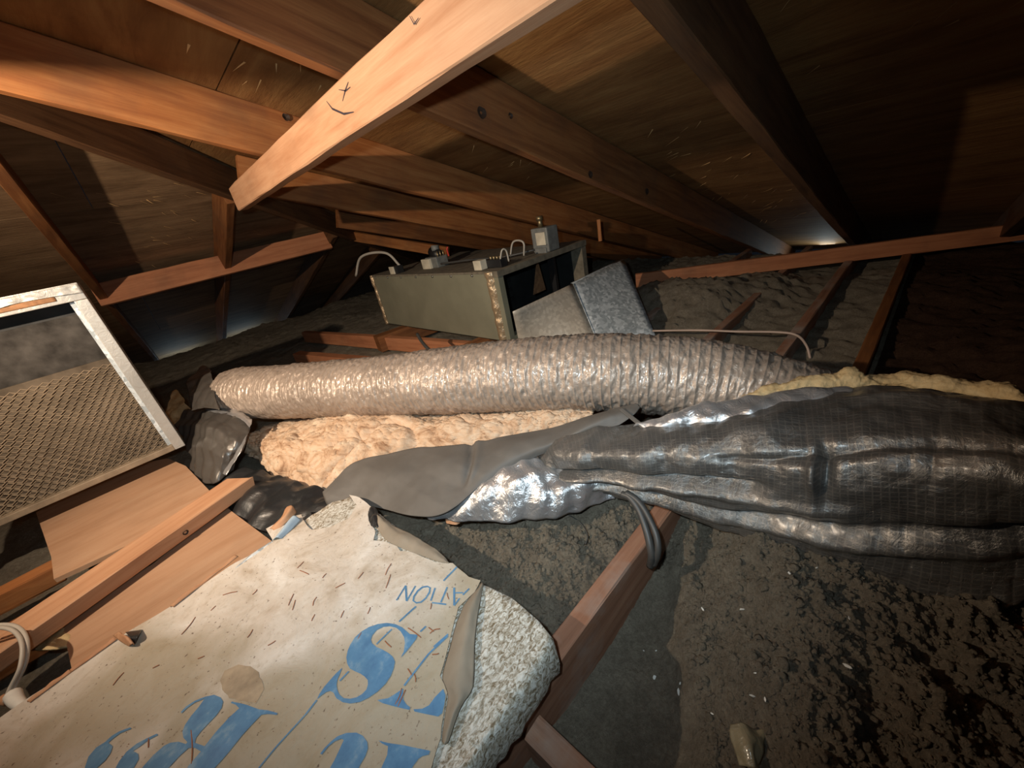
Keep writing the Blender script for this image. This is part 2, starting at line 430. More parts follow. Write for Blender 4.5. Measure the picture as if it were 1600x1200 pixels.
def batt_mat():
    m, t, b = nt('matted_white_wool')
    n = noise(t, coords(t, 'Object', (1, 1.7, 1)), 120, 5, 0.7, 0.8); n3 = noise(t, coords(t), 7, 4)
    c = ramp(t, n, [(0.38, (0.20, 0.15, 0.09)), (0.48, (0.46, 0.41, 0.33)), (0.58, (0.74, 0.72, 0.66))])
    c = mixc(t, ramp(t, n3, [(0.5, (0,) * 3), (0.7, (0.4,) * 3)]), c, (0.60, 0.62, 0.58))
    lk(t, c, b.inputs['Base Color']); b.inputs['Roughness'].default_value = 0.95; b.inputs['Specular IOR Level'].default_value = 0.1
    bump(t, b, n, 0.7, 0.004); return m
M['batt'] = batt_mat()
M['stain'] = plain('brown_water_stain', (0.37, 0.29, 0.20), 0.75, var=0.25, scale=40)
M['needle'] = plain('pine_needle', (0.33, 0.12, 0.05), 0.6, var=0.2, bmp=0)
M['fleck'] = plain('white_fleck', (0.75, 0.75, 0.70), 0.8, bmp=0)
M['scrap'] = foil('yellowed_plastic', (0.27, 0.235, 0.15), 0.0, 0.35, 0.6, 20, 0.3)
M['pale_blue'] = plain('pale_blue_paper', (0.36, 0.46, 0.55), 0.6)

# ------------------------------------------------------------------ the setting: ceiling boards, roof decks
fl = put('floor', box_mesh('floor', 5.6, 6.9, 0.013, 0), M['drywall'], None, Matrix.Translation((0.75, 1.85, -0.0065)))
tag(fl, 'dark grey back of the ceiling boards between joists', kind='structure')

def clip(poly, a, b, c):
    """keep a*x + b*y <= c"""
    o = []
    for p, q in zip(poly, poly[1:] + poly[:1]):
        dp = a * p[0] + b * p[1] - c; dq = a * q[0] + b * q[1] - c
        if dp <= 0: o.append(p)
        if dp * dq < 0:
            t = dp / (dp - dq); o.append((p[0] + (q[0] - p[0]) * t, p[1] + (q[1] - p[1]) * t))
    return o
HV = 0.14 / math.cos(math.atan(TS)) + 0.002
HIP = (LZ - RZ) / TS              # hip runs along Y = X + HIP
def zdeckR(x): return RZ + HV - TS * x
def zdeckL(y): return LZ + HV - TS * y
def deck(name, label, mat, xr, yr, right):
    root = empty(name, R(1, 1, 0.3), label, None, None, 'structure')
    n = Vector((TS, 0, 1)).normalized() if right else Vector((0, TS, 1)).normalized()
    sx, sy = (1.157, 2.44) if right else (2.44, 1.157)
    row = 0; g = 0.0015
    nx = int(math.ceil((xr[1] - xr[0]) / sx)); ny = int(math.ceil((yr[1] - yr[0]) / sy))
    for i in range(nx + 1):
        for j in range(ny + 1):
            st = (0.5 * sy * (i % 2)) if right else 0
            st2 = 0 if right else 0.5 * sx * (j % 2)
            x0 = xr[0] + i * sx - st2; y0 = yr[0] + j * sy - st
            q = [(x0 + g, y0 + g), (x0 + sx - g, y0 + g), (x0 + sx - g, y0 + sy - g), (x0 + g, y0 + sy - g)]
            q = clip(q, 1, 0, xr[1]); 
            if q: q = clip(q, 0, 1, yr[1])
            if q: q = clip(q, -1, 0, -xr[0])
            if q: q = clip(q, 0, -1, -yr[0])
            if q: q = clip(q, -1, 1, HIP) if right else clip(q, 1, -1, -HIP)
            if len(q) < 3: continue
            pts = [R(x, y, zdeckR(x) if right else zdeckL(y)) for x, y in q]
            c = sum(pts, Vector()) / len(pts)
            ydir = Vector((0, 1, 0)) if right else Vector((1, 0, 0))
            xdir = ydir.cross(n).normalized()
            m = Matrix((xdir, ydir, n)).transposed().to_4x4(); m.translation = c
            mi = m.inverted()
            k = len(pts); dz = rng.uniform(0, 0.0015)
            V = [mi @ p + Vector((0, 0, dz)) for p in pts] + [mi @ p + Vector((0, 0, 0.013)) for p in pts]
            Fc = [tuple(range(k))[::-1], tuple(range(k, 2 * k))] + [(a, (a + 1) % k, k + (a + 1) % k, k + a) for a in range(k)]
            put('plywood_panel', mesh('plywood_panel', V, Fc), mat, root, m)
    # splinters hanging from the underside
    V = []; Fc = []
    r2 = random.Random(3 if right else 4)
    spots = ([(0.45, 1.25), (0.75, 1.05), (0.9, 1.0), (1.6, 0.6), (1.9, 0.6), (2.1, 0.65), (2.4, 0.6), (2.7, 0.6), (3.0, 0.6), (1.2, 0.1), (1.4, 1.3)] if right
             else [(0.2, 2.5), (0.3, 2.9), (0.15, 3.2), (-0.3, 2.4), (0.8, 3.2), (0.35, 2.7)])
    for (cx, cy) in spots:
        for _ in range(9):
            x = cx + r2.gauss(0, .13); y = cy + r2.gauss(0, .10)
            if (right and y > x + HIP - .06) or (not right and y < x + HIP + .06): continue
            p = R(x, y, zdeckR(x) if right else zdeckL(y))
            L = r2.uniform(.012, .05); an = r2.gauss(0, .35)
            d = Vector((math.sin(an), math.cos(an), 0)) if right else Vector((math.cos(an), math.sin(an), 0))
            d = (d - n * d.dot(n)).normalized(); s = d.cross(n) * r2.uniform(.001, .003)
            tip = p + d * L - n * r2.uniform(.006, .022)
            b0 = len(V); V += [p - s, p + s, tip, p - n * .002 + d * .004]
            Fc += [(b0, b0 + 1, b0 + 2), (b0, b0 + 2, b0 + 3), (b0 + 1, b0 + 3, b0 + 2)]
    so = put('splinters', mesh('splinters', V, Fc), M['splinter'], root); so['kind'] = 'stuff'
    return root
deck('ceiling', 'sloping ochre plywood roof deck over the right-hand rafters', M['deck_r'], (-1.9, 4.45), (-2.0, 6.0), True)
deck('ceiling', 'sloping brown plywood roof deck behind the left-hand rafters', M['deck_l'], (-2.4, 4.9), (-0.9, 6.5), False)

# daylight entering through the eave vents and falling on the deck of the overhang
for (x, y, l) in ((3.98, 0.60, 0.40),):
    area('eave_vent_daylight', R(x + .08, y, -0.90), R(x - .03, y, -0.70), 0.60, (0.78, 0.95, 1.0), 0.10, l)
for (x, y, l) in ((0.10, 5.80, 0.36), (0.78, 5.80, 0.40)):
    area('eave_vent_daylight', R(x, y + .26, -1.06), R(x, y + .14, -0.85), 0.5, (0.62, 0.84, 1.0), l, 0.05)

# ------------------------------------------------------------------ rafters
NR = (TS, 0, 1); NL = (0, TS, 1)
def rafR(y, mat, label, x0=None, x1=4.3):
    x0 = max(-1.8, y - HIP + (0.05 if y < 2 else 0.16)) if x0 is None else x0
    o = board('rafter', R(x0, y, RZ - TS * x0), R(x1, y, RZ - TS * x1), 0.038, 0.14, M[mat], NR)
    return tag(o, label, 'rafter', 'rafters of the right-hand roof slope')
def rafL(x, mat, label, y1=6.35):
    y0 = max(-0.6, x + HIP + 0.06)
    o = board('rafter', R(x, y0, LZ - TS * y0), R(x, y1, LZ - TS * y1), 0.038, 0.14, M[mat], NL)
    return tag(o, label, 'rafter', 'rafters of the left-hand roof slope')
def disc_on(o, name, x, yface, z, r, mat, ring=None):
    """dark knot on the local -y or +y face of a board"""
    n = 14; V = [(x, yface, z)]; s = 1 if yface > 0 else -1
    for k in range(n):
        a = 2 * math.pi * k / n; V.append((x + 1.15 * r * math.cos(a), yface + s * 0.0006, z + r * math.sin(a) * (1 + .15 * math.sin(3 * a))))
    V[0] = (x, yface - s * 0.004, z)
    Fc = [(0, 1 + k, 1 + (k + 1) % n) for k in range(n)]
    V = [Vector(v) + Vector((0, s * 0.0016, 0)) for v in V]
    return put(name, mesh(name, V, Fc), mat, o, o.matrix_world.copy())
rk = rafR(0.861, 'rafter_mid', 'brown rafter with dark knots crossing the upper middle behind the diagonal stud')
# knots on the face towards the lens
for (px, py, r) in ((752, 176, .013), (797, 181, .007), (921, 281, .011), (1010, 299, .012)):
    p = PY(px, py, 0.842); q = rk.matrix_world.inverted() @ p
    disc_on(rk, 'knot', q.x, -0.0195, min(max(q.z, .012), .128), r, M['knot'])
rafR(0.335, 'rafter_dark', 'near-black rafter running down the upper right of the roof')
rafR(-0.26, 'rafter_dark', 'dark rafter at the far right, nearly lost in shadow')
rb = rafR(1.52, 'rafter', 'broad orange rafter lit brightly along the upper left')
for (px, py, r) in ((447, 183, .010),):
    q = rb.matrix_world.inverted() @ PY(px, py, 1.50); disc_on(rb, 'knot', q.x, -0.0195, min(max(q.z, .012), .128), r, M['knot'])
rafR(2.12, 'rafter', 'short reddish rafter just behind the orange one, above the furnace')
rafR(2.72, 'rafter_mid', 'short brown rafter deep in the hip corner above the furnace')
rafL(-0.78, 'rafter_mid', 'brown rafter at the left edge behind the grille')
rafL(-0.122, 'rafter_mid', 'reddish rafter slanting down behind the corner of the framed grille')
rafL(0.505, 'rafter_mid', 'upright-looking rafter below the cut end of the diagonal stud')
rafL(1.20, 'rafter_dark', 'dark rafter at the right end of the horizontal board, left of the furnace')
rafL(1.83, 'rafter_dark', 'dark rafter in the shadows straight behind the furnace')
x0, x1 = -0.9, 4.6
hipn = Vector((TS, TS, 2)).normalized()
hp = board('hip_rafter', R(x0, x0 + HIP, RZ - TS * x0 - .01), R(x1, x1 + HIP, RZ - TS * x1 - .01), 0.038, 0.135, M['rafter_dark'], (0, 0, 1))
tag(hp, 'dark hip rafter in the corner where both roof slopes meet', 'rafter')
# 2x4 nailed under the rafters
br = board('diagonal_stud', R(0.469, 2.02, 0.178), R(0.469, -0.35, 0.186), 0.038, 0.086, M['pale_wood'])
tag(br, 'pale wooden stud with ink marks, nailed under the rafters, crossing the top of the picture', 'stud')
def stroke(o, name, pts, wid, mat, plane):
    """thin painted stroke on the plane X = plane through picture points"""
    W = [PX(x, y, plane) for x, y in pts]; V = []; Fc = []
    for i, p in enumerate(W):
        a = W[min(i + 1, len(W) - 1)] - W[max(i - 1, 0)]; a.normalize()
        s = a.cross(Vector((1, 0, 0))).normalized() * wid * (0.4 if i in (0, len(W) - 1) else 1) * .5
        V += [p - s + Vector((-.0012, 0, 0)), p + s + Vector((-.0012, 0, 0))]
    Fc = [(2 * i, 2 * i + 1, 2 * i + 3, 2 * i + 2) for i in range(len(W) - 1)]
    return put(name, mesh(name, V, Fc), mat, o)
stroke(br, 'ink_stroke', [(511, 158), (520, 170), (538, 178), (553, 175)], .004, M['ink'], .4488)
stroke(br, 'ink_stroke', [(545, 128), (540, 142), (536, 158)], .003, M['ink'], .4488)
stroke(br, 'ink_stroke', [(530, 140), (541, 142), (548, 136)], .0025, M['ink'], .4488)
stroke(br, 'ink_stroke', [(641, 25), (648, 38), (655, 28)], .0025, M['ink'], .4488)
o = board('shade_board', R(-0.40, 0.975, 0.318), R(-0.40, 1.42, 0.470), 0.03, 0.14, M['rafter_mid'])  # unseen board, added to cast the shade on the roof bay
tag(o, 'unseen wooden board added at the upper left to shade the roof bay beside it', 'shade board')
# horizontal boards
o = board('ledger_board', PX(150, 470, -0.15) * 0 + R(-0.15, 3.23, -0.092), R(1.19, 3.14, -0.060), 0.030, 0.125, M['red_wood'], NL)
tag(o, 'red-brown horizontal board nailed under the rafters above the grille corner', 'board')
o = board('long_board', R(2.35, 1.32, -0.665), R(3.42, -0.62, -0.665), 0.030, 0.085, M['red_wood'])
tag(o, 'long red board lying across the eave at the right, in front of the vent', 'board')
o = board('short_board', P(550, 375, 3.05), P(700, 402, 2.7), 0.035, 0.07, M['rafter'])
tag(o, 'short orange board end under the hip, behind the top of the furnace', 'board')
o = board('wood_strip', R(1.80, 1.20, -0.27), R(1.80, 1.20, -0.165), 0.018, 0.006, M['rafter'], (-1, -.5, 0))
tag(o, 'small pale wood strip hanging from the rafter above the furnace end', 'strip')

# ------------------------------------------------------------------ joists
def joist(y, x0, x1, label, mat='joist', h=0.14, top=-0.66):
    o = board('ceiling_joist', R(x0, y, top - h), R(x1, y, top - h), 0.036, h, M[mat])
    return tag(o, label, 'joist', 'ceiling joists')
joist(0.305, -0.9, 3.45, 'dusty red-brown joist running from the paper-faced batt away under the ducts')
joist(0.080, 0.75, 3.45, 'half-buried dim joist at the right beyond the foil jacket', 'rafter_mid')
joist(0.955, 1.2, 3.40, 'joist with its pale end sticking out of the grey mound beside the sheet metal', 'joist')
joist(0.580, 0.9, 3.40, 'mostly buried joist just behind the ribbed duct', 'joist', top=-0.665)
o = board('ceiling_joist', PZ(1490, 948, -.60) - Vector((0, 0, .09)), PZ(1720, 1040, -.60) - Vector((0, 0, .09)), 0.036, 0.09, M['rafter'])
tag(o, 'board whose orange edge shows below the foil jacket at the right edge', 'joist', 'ceiling joists')
o = board('blocking', R(0.137, 0.284, -0.79), R(0.150, 0.06, -0.79), 0.036, 0.088, M['joist'])
tag(o, 'short grey wooden block meeting the joist at the bottom edge', 'block')
# platform timbers below the furnace
o = board('platform_timber', R(0.83, 3.40, -0.70), R(1.14, 1.45, -0.70), 0.045, 0.085, M['red_wood'])
tag(o, 'orange-red timber under the front edge of the furnace', 'timber')
o = board('platform_timber', R(0.62, 2.95, -0.74), R(0.92, 1.60, -0.74), 0.06, 0.085, M['red_wood'])
tag(o, 'dusty red timber lying between the furnace and the ribbed duct', 'timber')
o = board('cross_timber', R(0.95, 2.35, -0.70), R(1.95, 2.20, -0.70), 0.09, 0.10, M['rafter_mid'])
tag(o, 'brown timber hidden beneath the far end of the furnace', 'timber')
o = board('cross_timber', R(0.98, 1.52, -0.70), R(1.95, 1.50, -0.70), 0.09, 0.10, M['rafter_mid'])
tag(o, 'brown timber hidden beneath the near end of the furnace', 'timber')

# ------------------------------------------------------------------ loose-fill insulation
def smooth(a, b, x): t = np.clip((x - a) / (b - a), 0, 1); return t * t * (3 - 2 * t)
def height(X, Y):
    p3 = np.stack([X, Y, X * 0], -1)
    h = -0.725 + 0.018 * fbm(p3 * 2.3, 3, 3)
    def blob(cx, cy, rx, ry, a, e=2.0, rot=0.0):
        c, s = math.cos(rot), math.sin(rot); u = ((X - cx) * c + (Y - cy) * s) / rx; v = (-(X - cx) * s + (Y - cy) * c) / ry
        return a * np.exp(-(u * u + v * v) ** (e / 2))
    wob = 0.03 * fbm(p3 * 7, 3, 41)
    # mound right of the joist: left border bends with X
    bord = np.interp(X, [0.0, 0.15, 0.25, 0.40, 0.55, 0.75, 3.0], [0.00, 0.03, 0.075, 0.16, 0.22, 0.26, 0.26]) + wob
    m = smooth(0.0, 0.13, bord - Y)
    m = m * smooth(-0.75, -0.30, Y + 0.1) * smooth(1.0, 0.62, X)
    h = h + 0.115 * m
    # bare dark strip
    bare = smooth(0.0, 0.05, Y - bord) * smooth(0.33, 0.29, Y) * smooth(0.75, 0.55, X)
    h = h - 0.058 * bare
    # behind the joist, under the jacket
    h = h + blob(0.60, 0.50, 0.28, 0.20, 0.085, 3)
    h = h + blob(2.2, 1.02, 0.28, 0.28, 0.13, 3) + blob(2.45, 0.68, 0.35, 0.22, 0.075, 3) + blob(2.0, .75, .25, .2, .07)
    h = h + blob(1.6, -0.6, 0.7, 0.5, 0.06)
    amp = np.clip(0.3 + (h + 0.76) * 9, 0.25, 1)
    w1 = worley(np.stack([X * 17 + vn(p3 * 11, 5) * .7, Y * 17 + vn(p3 * 11, 6) * .7], -1), 1)
    w2 = worley(np.stack([X * 46 + vn(p3 * 30, 7) * .7, Y * 46 + vn(p3 * 30, 8) * .7], -1), 2)
    w3 = worley(np.stack([X * 95 + vn(p3 * 60, 17), Y * 95 + vn(p3 * 60, 18)], -1), 3)
    h = h + amp * (0.022 * (0.55 - w1) + 0.012 * (0.5 - w2) + 0.008 * (0.5 - w3) + 0.012 * fbm(p3 * 22, 3, 9, .65) + 0.006 * fbm(p3 * 110, 2, 12, .8))
    return np.maximum(h, -0.796)
def fill(name, x0, x1, y0, y1, step, label, hole=None, parent=None):
    xs = np.arange(x0, x1 + step / 2, step); ys = np.arange(y0, y1 + step / 2, step)
    X, Y = np.meshgrid(xs, ys, indexing='ij'); Z = height(X, Y)
    A = np.stack([X, Y, Z + ZO], -1)
    me = grid_mesh(name, A)
    if hole:
        bm = bmesh.new(); bm.from_mesh(me)
        d = [f for f in bm.faces if hole[0] < f.calc_center_median().x < hole[1] and hole[2] < f.calc_center_median().y < hole[3]]
        bmesh.ops.delete(bm, geom=d, context='FACES'); bm.to_mesh(me); bm.free()
    o = put(name, me, M['loose'], parent, None, True)
    return o
def tufts(n, x0, x1, y0, y1, smin, smax, seed):
    g = (1 + 5 ** .5) / 2
    iv = np.array([(-1, g, 0), (1, g, 0), (-1, -g, 0), (1, -g, 0), (0, -1, g), (0, 1, g), (0, -1, -g), (0, 1, -g), (g, 0, -1), (g, 0, 1), (-g, 0, -1), (-g, 0, 1)]) / 1.9
    it = np.array([(0, 11, 5), (0, 5, 1), (0, 1, 7), (0, 7, 10), (0, 10, 11), (1, 5, 9), (5, 11, 4), (11, 10, 2), (10, 7, 6), (7, 1, 8), (3, 9, 4), (3, 4, 2), (3, 2, 6), (3, 6, 8), (3, 8, 9), (4, 9, 5), (2, 4, 11), (6, 2, 10), (8, 6, 7), (9, 8, 1)])
    g_ = np.random.RandomState(seed)
    X = g_.uniform(x0, x1, n); Y = g_.uniform(y0, y1, n); Z = height(X[None], Y[None])[0]
    keep = (Z > -0.765) & (g_.rand(n) < np.clip((Z + .78) * 14, .15, 1)); X, Y, Z = X[keep], Y[keep], Z[keep]; n = len(X)
    S = g_.uniform(smin, smax, n) * g_.uniform(.6, 1.3, n)
    V = iv[None] * S[:, None, None] * g_.uniform(.55, 1.45, (n, 12, 1)) * np.stack([np.ones(n), np.ones(n), np.full(n, .7)], -1)[:, None]
    V = V + np.stack([X, Y, Z + ZO + S * .15], -1)[:, None]
    return V.reshape(-1, 3), (it[None] + (np.arange(n) * 12)[:, None, None]).reshape(-1, 3)
def add_tufts(o, *a):
    V, T_ = tufts(*a); me = o.data; nv = len(me.vertices); nl = len(me.loops); npoly = len(me.polygons)
    me.vertices.add(len(V)); co = np.empty((nv + len(V)) * 3, np.float32); me.vertices.foreach_get('co', co); co[nv * 3:] = V.reshape(-1); me.vertices.foreach_set('co', co)
    me.loops.add(T_.size); vi = np.empty(nl + T_.size, np.int32); me.loops.foreach_get('vertex_index', vi); vi[nl:] = T_.reshape(-1) + nv; me.loops.foreach_set('vertex_index', vi)
    me.polygons.add(len(T_)); ls_ = np.empty(npoly + len(T_), np.int32); me.polygons.foreach_get('loop_start', ls_); ls_[npoly:] = nl + np.arange(len(T_)) * 3; me.polygons.foreach_set('loop_start', ls_)
    me.update(calc_edges=True); me.polygons.foreach_set('use_smooth', np.ones(len(me.polygons), bool)); me.validate()
o = fill('loose_fill_insulation', 0.05, 1.10, -0.62, 0.85, 0.0038, '')
add_tufts(o, 16000, 0.06, 1.0, -0.60, 0.80, .0020, .0058, 3)
add_tufts(o, 42000, 0.10, 0.95, -0.45, 0.70, .0010, .0026, 4)
tag(o, 'grey clumped loose-fill insulation in the near bays between joists', 'insulation', None, 'stuff')
o = fill('loose_fill_insulation', -1.5, 3.45, -1.5, 5.15, 0.022, '', hole=(0.06, 1.09, -0.61, 0.84))
tag(o, 'grey loose-fill insulation spread over the far attic floor around the furnace', 'insulation', None, 'stuff')

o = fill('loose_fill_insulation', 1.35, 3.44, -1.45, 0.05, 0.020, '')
o.data.materials.clear(); o.data.materials.append(M['loose_shaded']); o.matrix_world = Matrix.Translation((0, 0, .012))  # raised layer toned dark to stand in for shade
tag(o, 'loose-fill insulation coloured dark brown for the shade at the far right', 'insulation', None, 'stuff')

# ------------------------------------------------------------------ furnace
fx, fy0, fy1, fz0, fz1 = 1.155, 1.31, 2.57, -0.60, -0.266
fx1 = 1.82
fur = empty('furnace', R((fx + fx1) / 2, (fy0 + fy1) / 2, fz0), 'olive green furnace cabinet lying on its side on timbers, its end open', 'furnace')
def rect(name, a, b, c, d, t, mat, parent):
    """thick quad from four world corners, thickness along its normal"""
    a, b, c, d = map(Vector, (a, b, c, d)); n = (b - a).cross(d - a).normalized() * t
    V = [a, b, c, d, a + n, b + n, c + n, d + n]
    return put(name, mesh(name, V, [(0, 1, 2, 3), (7, 6, 5, 4), (0, 4, 5, 1), (1, 5, 6, 2), (2, 6, 7, 3), (3, 7, 4, 0)]), mat, parent)
T = 0.006
def fbox(name, x0, x1, y0, y1, z0, z1, mat, parent=fur, bev=0.0015):
    return box(name, R((x0 + x1) / 2, (y0 + y1) / 2, (z0 + z1) / 2), (abs(x1 - x0), abs(y1 - y0), abs(z1 - z0)), mat, parent, None, bev)
tag(fbox('side_panel', fx, fx + T, fy0 + .075, fy1, fz0, fz1, M['olive']), 'flat olive green panel')
fbox('rear_panel', fx, fx1, fy1 - T, fy1, fz0, fz1, M['olive'])
fbox('far_side_panel', fx1 - T, fx1, fy0 + .02, fy1, fz0, fz1, M['cab_dark'])
fbox('bottom_panel', fx, fx1, fy0 + .02, fy1, fz0, fz0 + T, M['cab_dark'])
tag(fbox('top_panel', fx - .004, fx1 + .004, fy0 + .07, fy1 + .004, fz1 - T, fz1 + .004, M['cab_top']), 'dusty top')
# the open end with its turned-in frame
fbox('corner_post', fx - .003, fx + .030, fy0, fy0 + .075, fz0, fz1, M['olive'])
fbox('corner_post', fx1 - .035, fx1 + .003, fy0, fy0 + .075, fz0, fz1, M['cab_top'])
tag(fbox('top_flange', fx - .006, fx1 + .006, fy0 - .004, fy0 + .09, fz1 - .022, fz1 + .006, M['cab_top']), 'dusty flange over the open end')
fbox('lower_flange', fx, fx1, fy0, fy0 + .05, fz0, fz0 + .025, M['olive'])
fbox('inner_divider', fx + .03, fx1 - .03, fy0 + .40, fy0 + .41, fz0 + T, fz1 - T, M['cab_dark'])
fbox('inner_post', fx + .44, fx + .46, fy0 + .05, fy0 + .09, fz0 + T, fz1 - T, M['black_part'])
for k in range(4):
    zz = fz0 + .07 + k * .055
    fbox('inner_louvre', fx + .06, fx + .43, fy0 + .385, fy0 + .40, zz, zz + .018, M['black_part'])
v = [R(fx + .40, fy0 + .12, fz1 - .03), R(fx + .43, fy0 + .12, fz1 - .20), R(fx + .33, fy0 + .12, fz1 - .20)]
me = mesh('rusty_baffle', [*v, *[p + Vector((0, .006, 0)) for p in v]], [(0, 1, 2), (5, 4, 3), (0, 3, 4, 1), (1, 4, 5, 2), (2, 5, 3, 0)])
tag(put('rusty_baffle', me, M['rust'], fur), 'rust-brown triangular baffle inside the open end')
# crumpled tape down both edges of the side panel
def crumple(name, cols, nu, nv, amp, sc, mat, parent=None, thick=0.0008, seed=1, uv=False, post=None, smooth=True, rid=None, fac=None):
    A = loft(cols, nu, nv); N = normals(A)
    d = amp * fbm(A * sc, 4, seed)
    if fac:
        rg = np.random.RandomState(seed)
        for _ in range(fac[2]):
            v = rg.normal(size=3); v /= np.linalg.norm(v); ph_ = rg.rand() * 10; fq = fac[1] * rg.uniform(.6, 1.8)
            s_ = (A @ v) * fq + ph_ + 0.25 * vn(A * fac[1] * .5, seed + 7)
            d = d + fac[0] * rg.uniform(.4, 1) * (np.abs(s_ - np.floor(s_) - .5) * 4 - 1) / math.sqrt(fac[2])
    if rid: d = d + rid[0] * (np.abs(fbm(A * rid[1], 2, seed + 50)) ** 0.6)
    A = A + N * d[..., None]
    if post is not None: A = post(A, N)
    o = put(name, grid_mesh(name, A, uvgrid(A)), mat, parent, None, smooth)
    if thick: solid(o, thick, 0.0)
    return o
def vstrip(xc, y, wid, off):
    cols = []
    for k in range(5):
        yy = y + (k - 2) * wid / 4; xx = xc - off * math.sin(math.pi * k / 4)
        cols.append([R(xx, yy, fz1 + .004 - (fz1 + .004 - fz0) * j / 6) for j in range(7)])
    return cols
crumple('tape_strip', vstrip(fx - .001, fy0 + .055, .055, .018), 22, 60, .0035, 40, M['tape'], fur, seed=5)
crumple('tape_strip', vstrip(fx - .001, fy1 - .010, .030, .012), 12, 40, .004, 40, M['tape'], fur, seed=8)
# controls on the top
def part_box(name, c, s, mat, parent, bev=.003, rz=0.0):
    return box(name, c, s, mat, parent, Matrix.Rotation(rz, 3, 'Z'), bev)
zt = fz1 + .004
valve = part_box('gas_valve', R(1.56, 1.36, zt + .062), (.085, .105, .115), M['grey_box'], fur, .006)
part_box('valve_label', R(1.512, 1.345, zt + .070), (.012, .060, .060), M['cream_box'], valve, .002)
part_box('valve_foot', R(1.54, 1.36, zt + .012), (.060, .075, .030), M['grey_box'], valve, .004)
tube('valve_fitting', [R(1.55, 1.37, zt + .115), R(1.55, 1.37, zt + .165)], .013, M['brass'], valve)
tube('valve_knob', [R(1.55, 1.37, zt + .150), R(1.55, 1.37, zt + .172)], .018, M['brass'], valve)
relay = part_box('relay_box', R(1.33, 2.02, zt + .030), (.080, .120, .060), M['grey_box'], fur, .005)
part_box('relay_cover', R(1.285, 2.06, zt + .026), (.022, .085, .058), M['cream_box'], relay, .004)
tube('relay_coil', [R(1.34, 1.98, zt + .060), R(1.34, 2.06, zt + .085)], .030, M['black_part'], relay)
tube('relay_cap', [R(1.34, 2.02, zt + .085), R(1.345, 2.02, zt + .118)], .024, M['grey_box'], relay)
for k in range(3): tube('terminal', [R(1.31 + k * .02, 1.965, zt + .05), R(1.31 + k * .02, 1.965, zt + .088)], .005, M['brass'], relay, 6)
tube('red_lead', [R(1.36, 1.93, zt + .05), R(1.355, 1.925, zt + .085), R(1.36, 1.92, zt + .10)], .005, M['red_wire'], relay, 6)
junction = part_box('junction_box', R(1.20, 2.275, zt + .022), (.050, .075, .045), M['black_part'], fur, .004)
part_box('junction_label', R(1.172, 2.290, zt + .022), (.008, .055, .044), M['cream_box'], junction, .002)
term = part_box('terminal_block', R(1.235, 1.40, zt + .022), (.045, .120, .036), M['black_part'], fur, .003)
part_box('terminal_cover', R(1.195, 1.465, zt + .024), (.040, .055, .044), M['cream_box'], term, .003)
for k in range(4): tube('terminal_screw', [R(1.235, 1.36 + k * .022, zt + .036), R(1.235, 1.36 + k * .022, zt + .052)], .007, M['brass'], term, 6)
tube('jumper_wire', [R(1.22, 1.35, zt + .03), R(1.23, 1.335, zt + .075), R(1.25, 1.33, zt + .07), R(1.26, 1.335, zt + .02)], .004, M['white_wire'], term, 6)
tube('wire_loop', [R(1.22, 2.26, zt + .035), R(1.20, 2.36, zt + .125), R(1.14, 2.58, zt + .125), R(1.11, 2.70, zt + .01)], .008, M['white_wire'], fur, 8)
tube('wire_loop', [R(1.46, 1.43, zt + .005), R(1.46, 1.42, zt + .07), R(1.46, 1.49, zt + .075), R(1.45, 1.52, zt + .005)], .005, M['white_wire'], fur, 6)
tube('control_lead', [R(1.30, 1.94, zt + .02), R(1.36, 1.75, zt + .02), R(1.42, 1.55, zt + .012), R(1.52, 1.40, zt + .02)], .006, M['dark_wire'], fur, 6)
tube('control_lead', [R(1.24, 1.46, zt + .02), R(1.36, 1.50, zt + .012), R(1.44, 1.52, zt + .012)], .005, M['dark_wire'], fur, 6)
for k in range(7):
    y = fy0 + .18 + k * .17
    tube('panel_screw', [R(fx - .002, y, fz1 - .012), R(fx - .006, y, fz1 - .012)], .006, M['nail'], fur, 8)

# folded sheet metal standing in front of the furnace end
TL, TM, TR = PY(801, 487, 1.19), PY(895, 443, 1.19), PY(975, 405, 1.19)
BL, BM, BR = PZ(812, 540, -0.62), PZ(936, 540, -0.66), PZ(1024, 524, -0.66)
sm = empty('sheet_metal_duct', (BL + BR) / 2, 'galvanised sheet metal duct piece leaning before the open furnace end', 'duct')
def plate(name, a, b, c, d, mat, par, n=10, t=.0015, bow=0.004):
    A = np.zeros((n, n, 3))
    for i in range(n):
        for j in range(n):
            u, v_ = i / (n - 1), j / (n - 1)
            A[i, j] = a.lerp(b, u).lerp(d.lerp(c, u), v_)
    N = normals(A); A = A + N * (bow * np.sin(np.linspace(0, math.pi, n))[:, None] * np.sin(np.linspace(0, math.pi, n))[None])[..., None]
    o = put(name, grid_mesh(name, A), mat, par, None, True); solid(o, t, 0); return o
tag(plate('warm_lit_plate', TL, TM, BM, BL, M['galv_warm_lit'], sm), 'half coloured tan for the warm light')
tag(plate('cool_lit_plate', TM, TR, BR, BM, M['galv'], sm), 'spangled half coloured bluish for the cool light')  # bluish tint carries the cool lamp light in its colour
back = Vector((0.05, 0.10, 0.0))
plate('top_flange', TM, TR, TR + Vector((.02, .03, -.004)), TM + Vector((.02, .03, -.004)), M['galv'], sm, 4)
tube('seam', [TM + Vector((-.002, -.004, 0)), BM + Vector((-.002, -.004, 0))], .003, M['galv'], sm, 6)

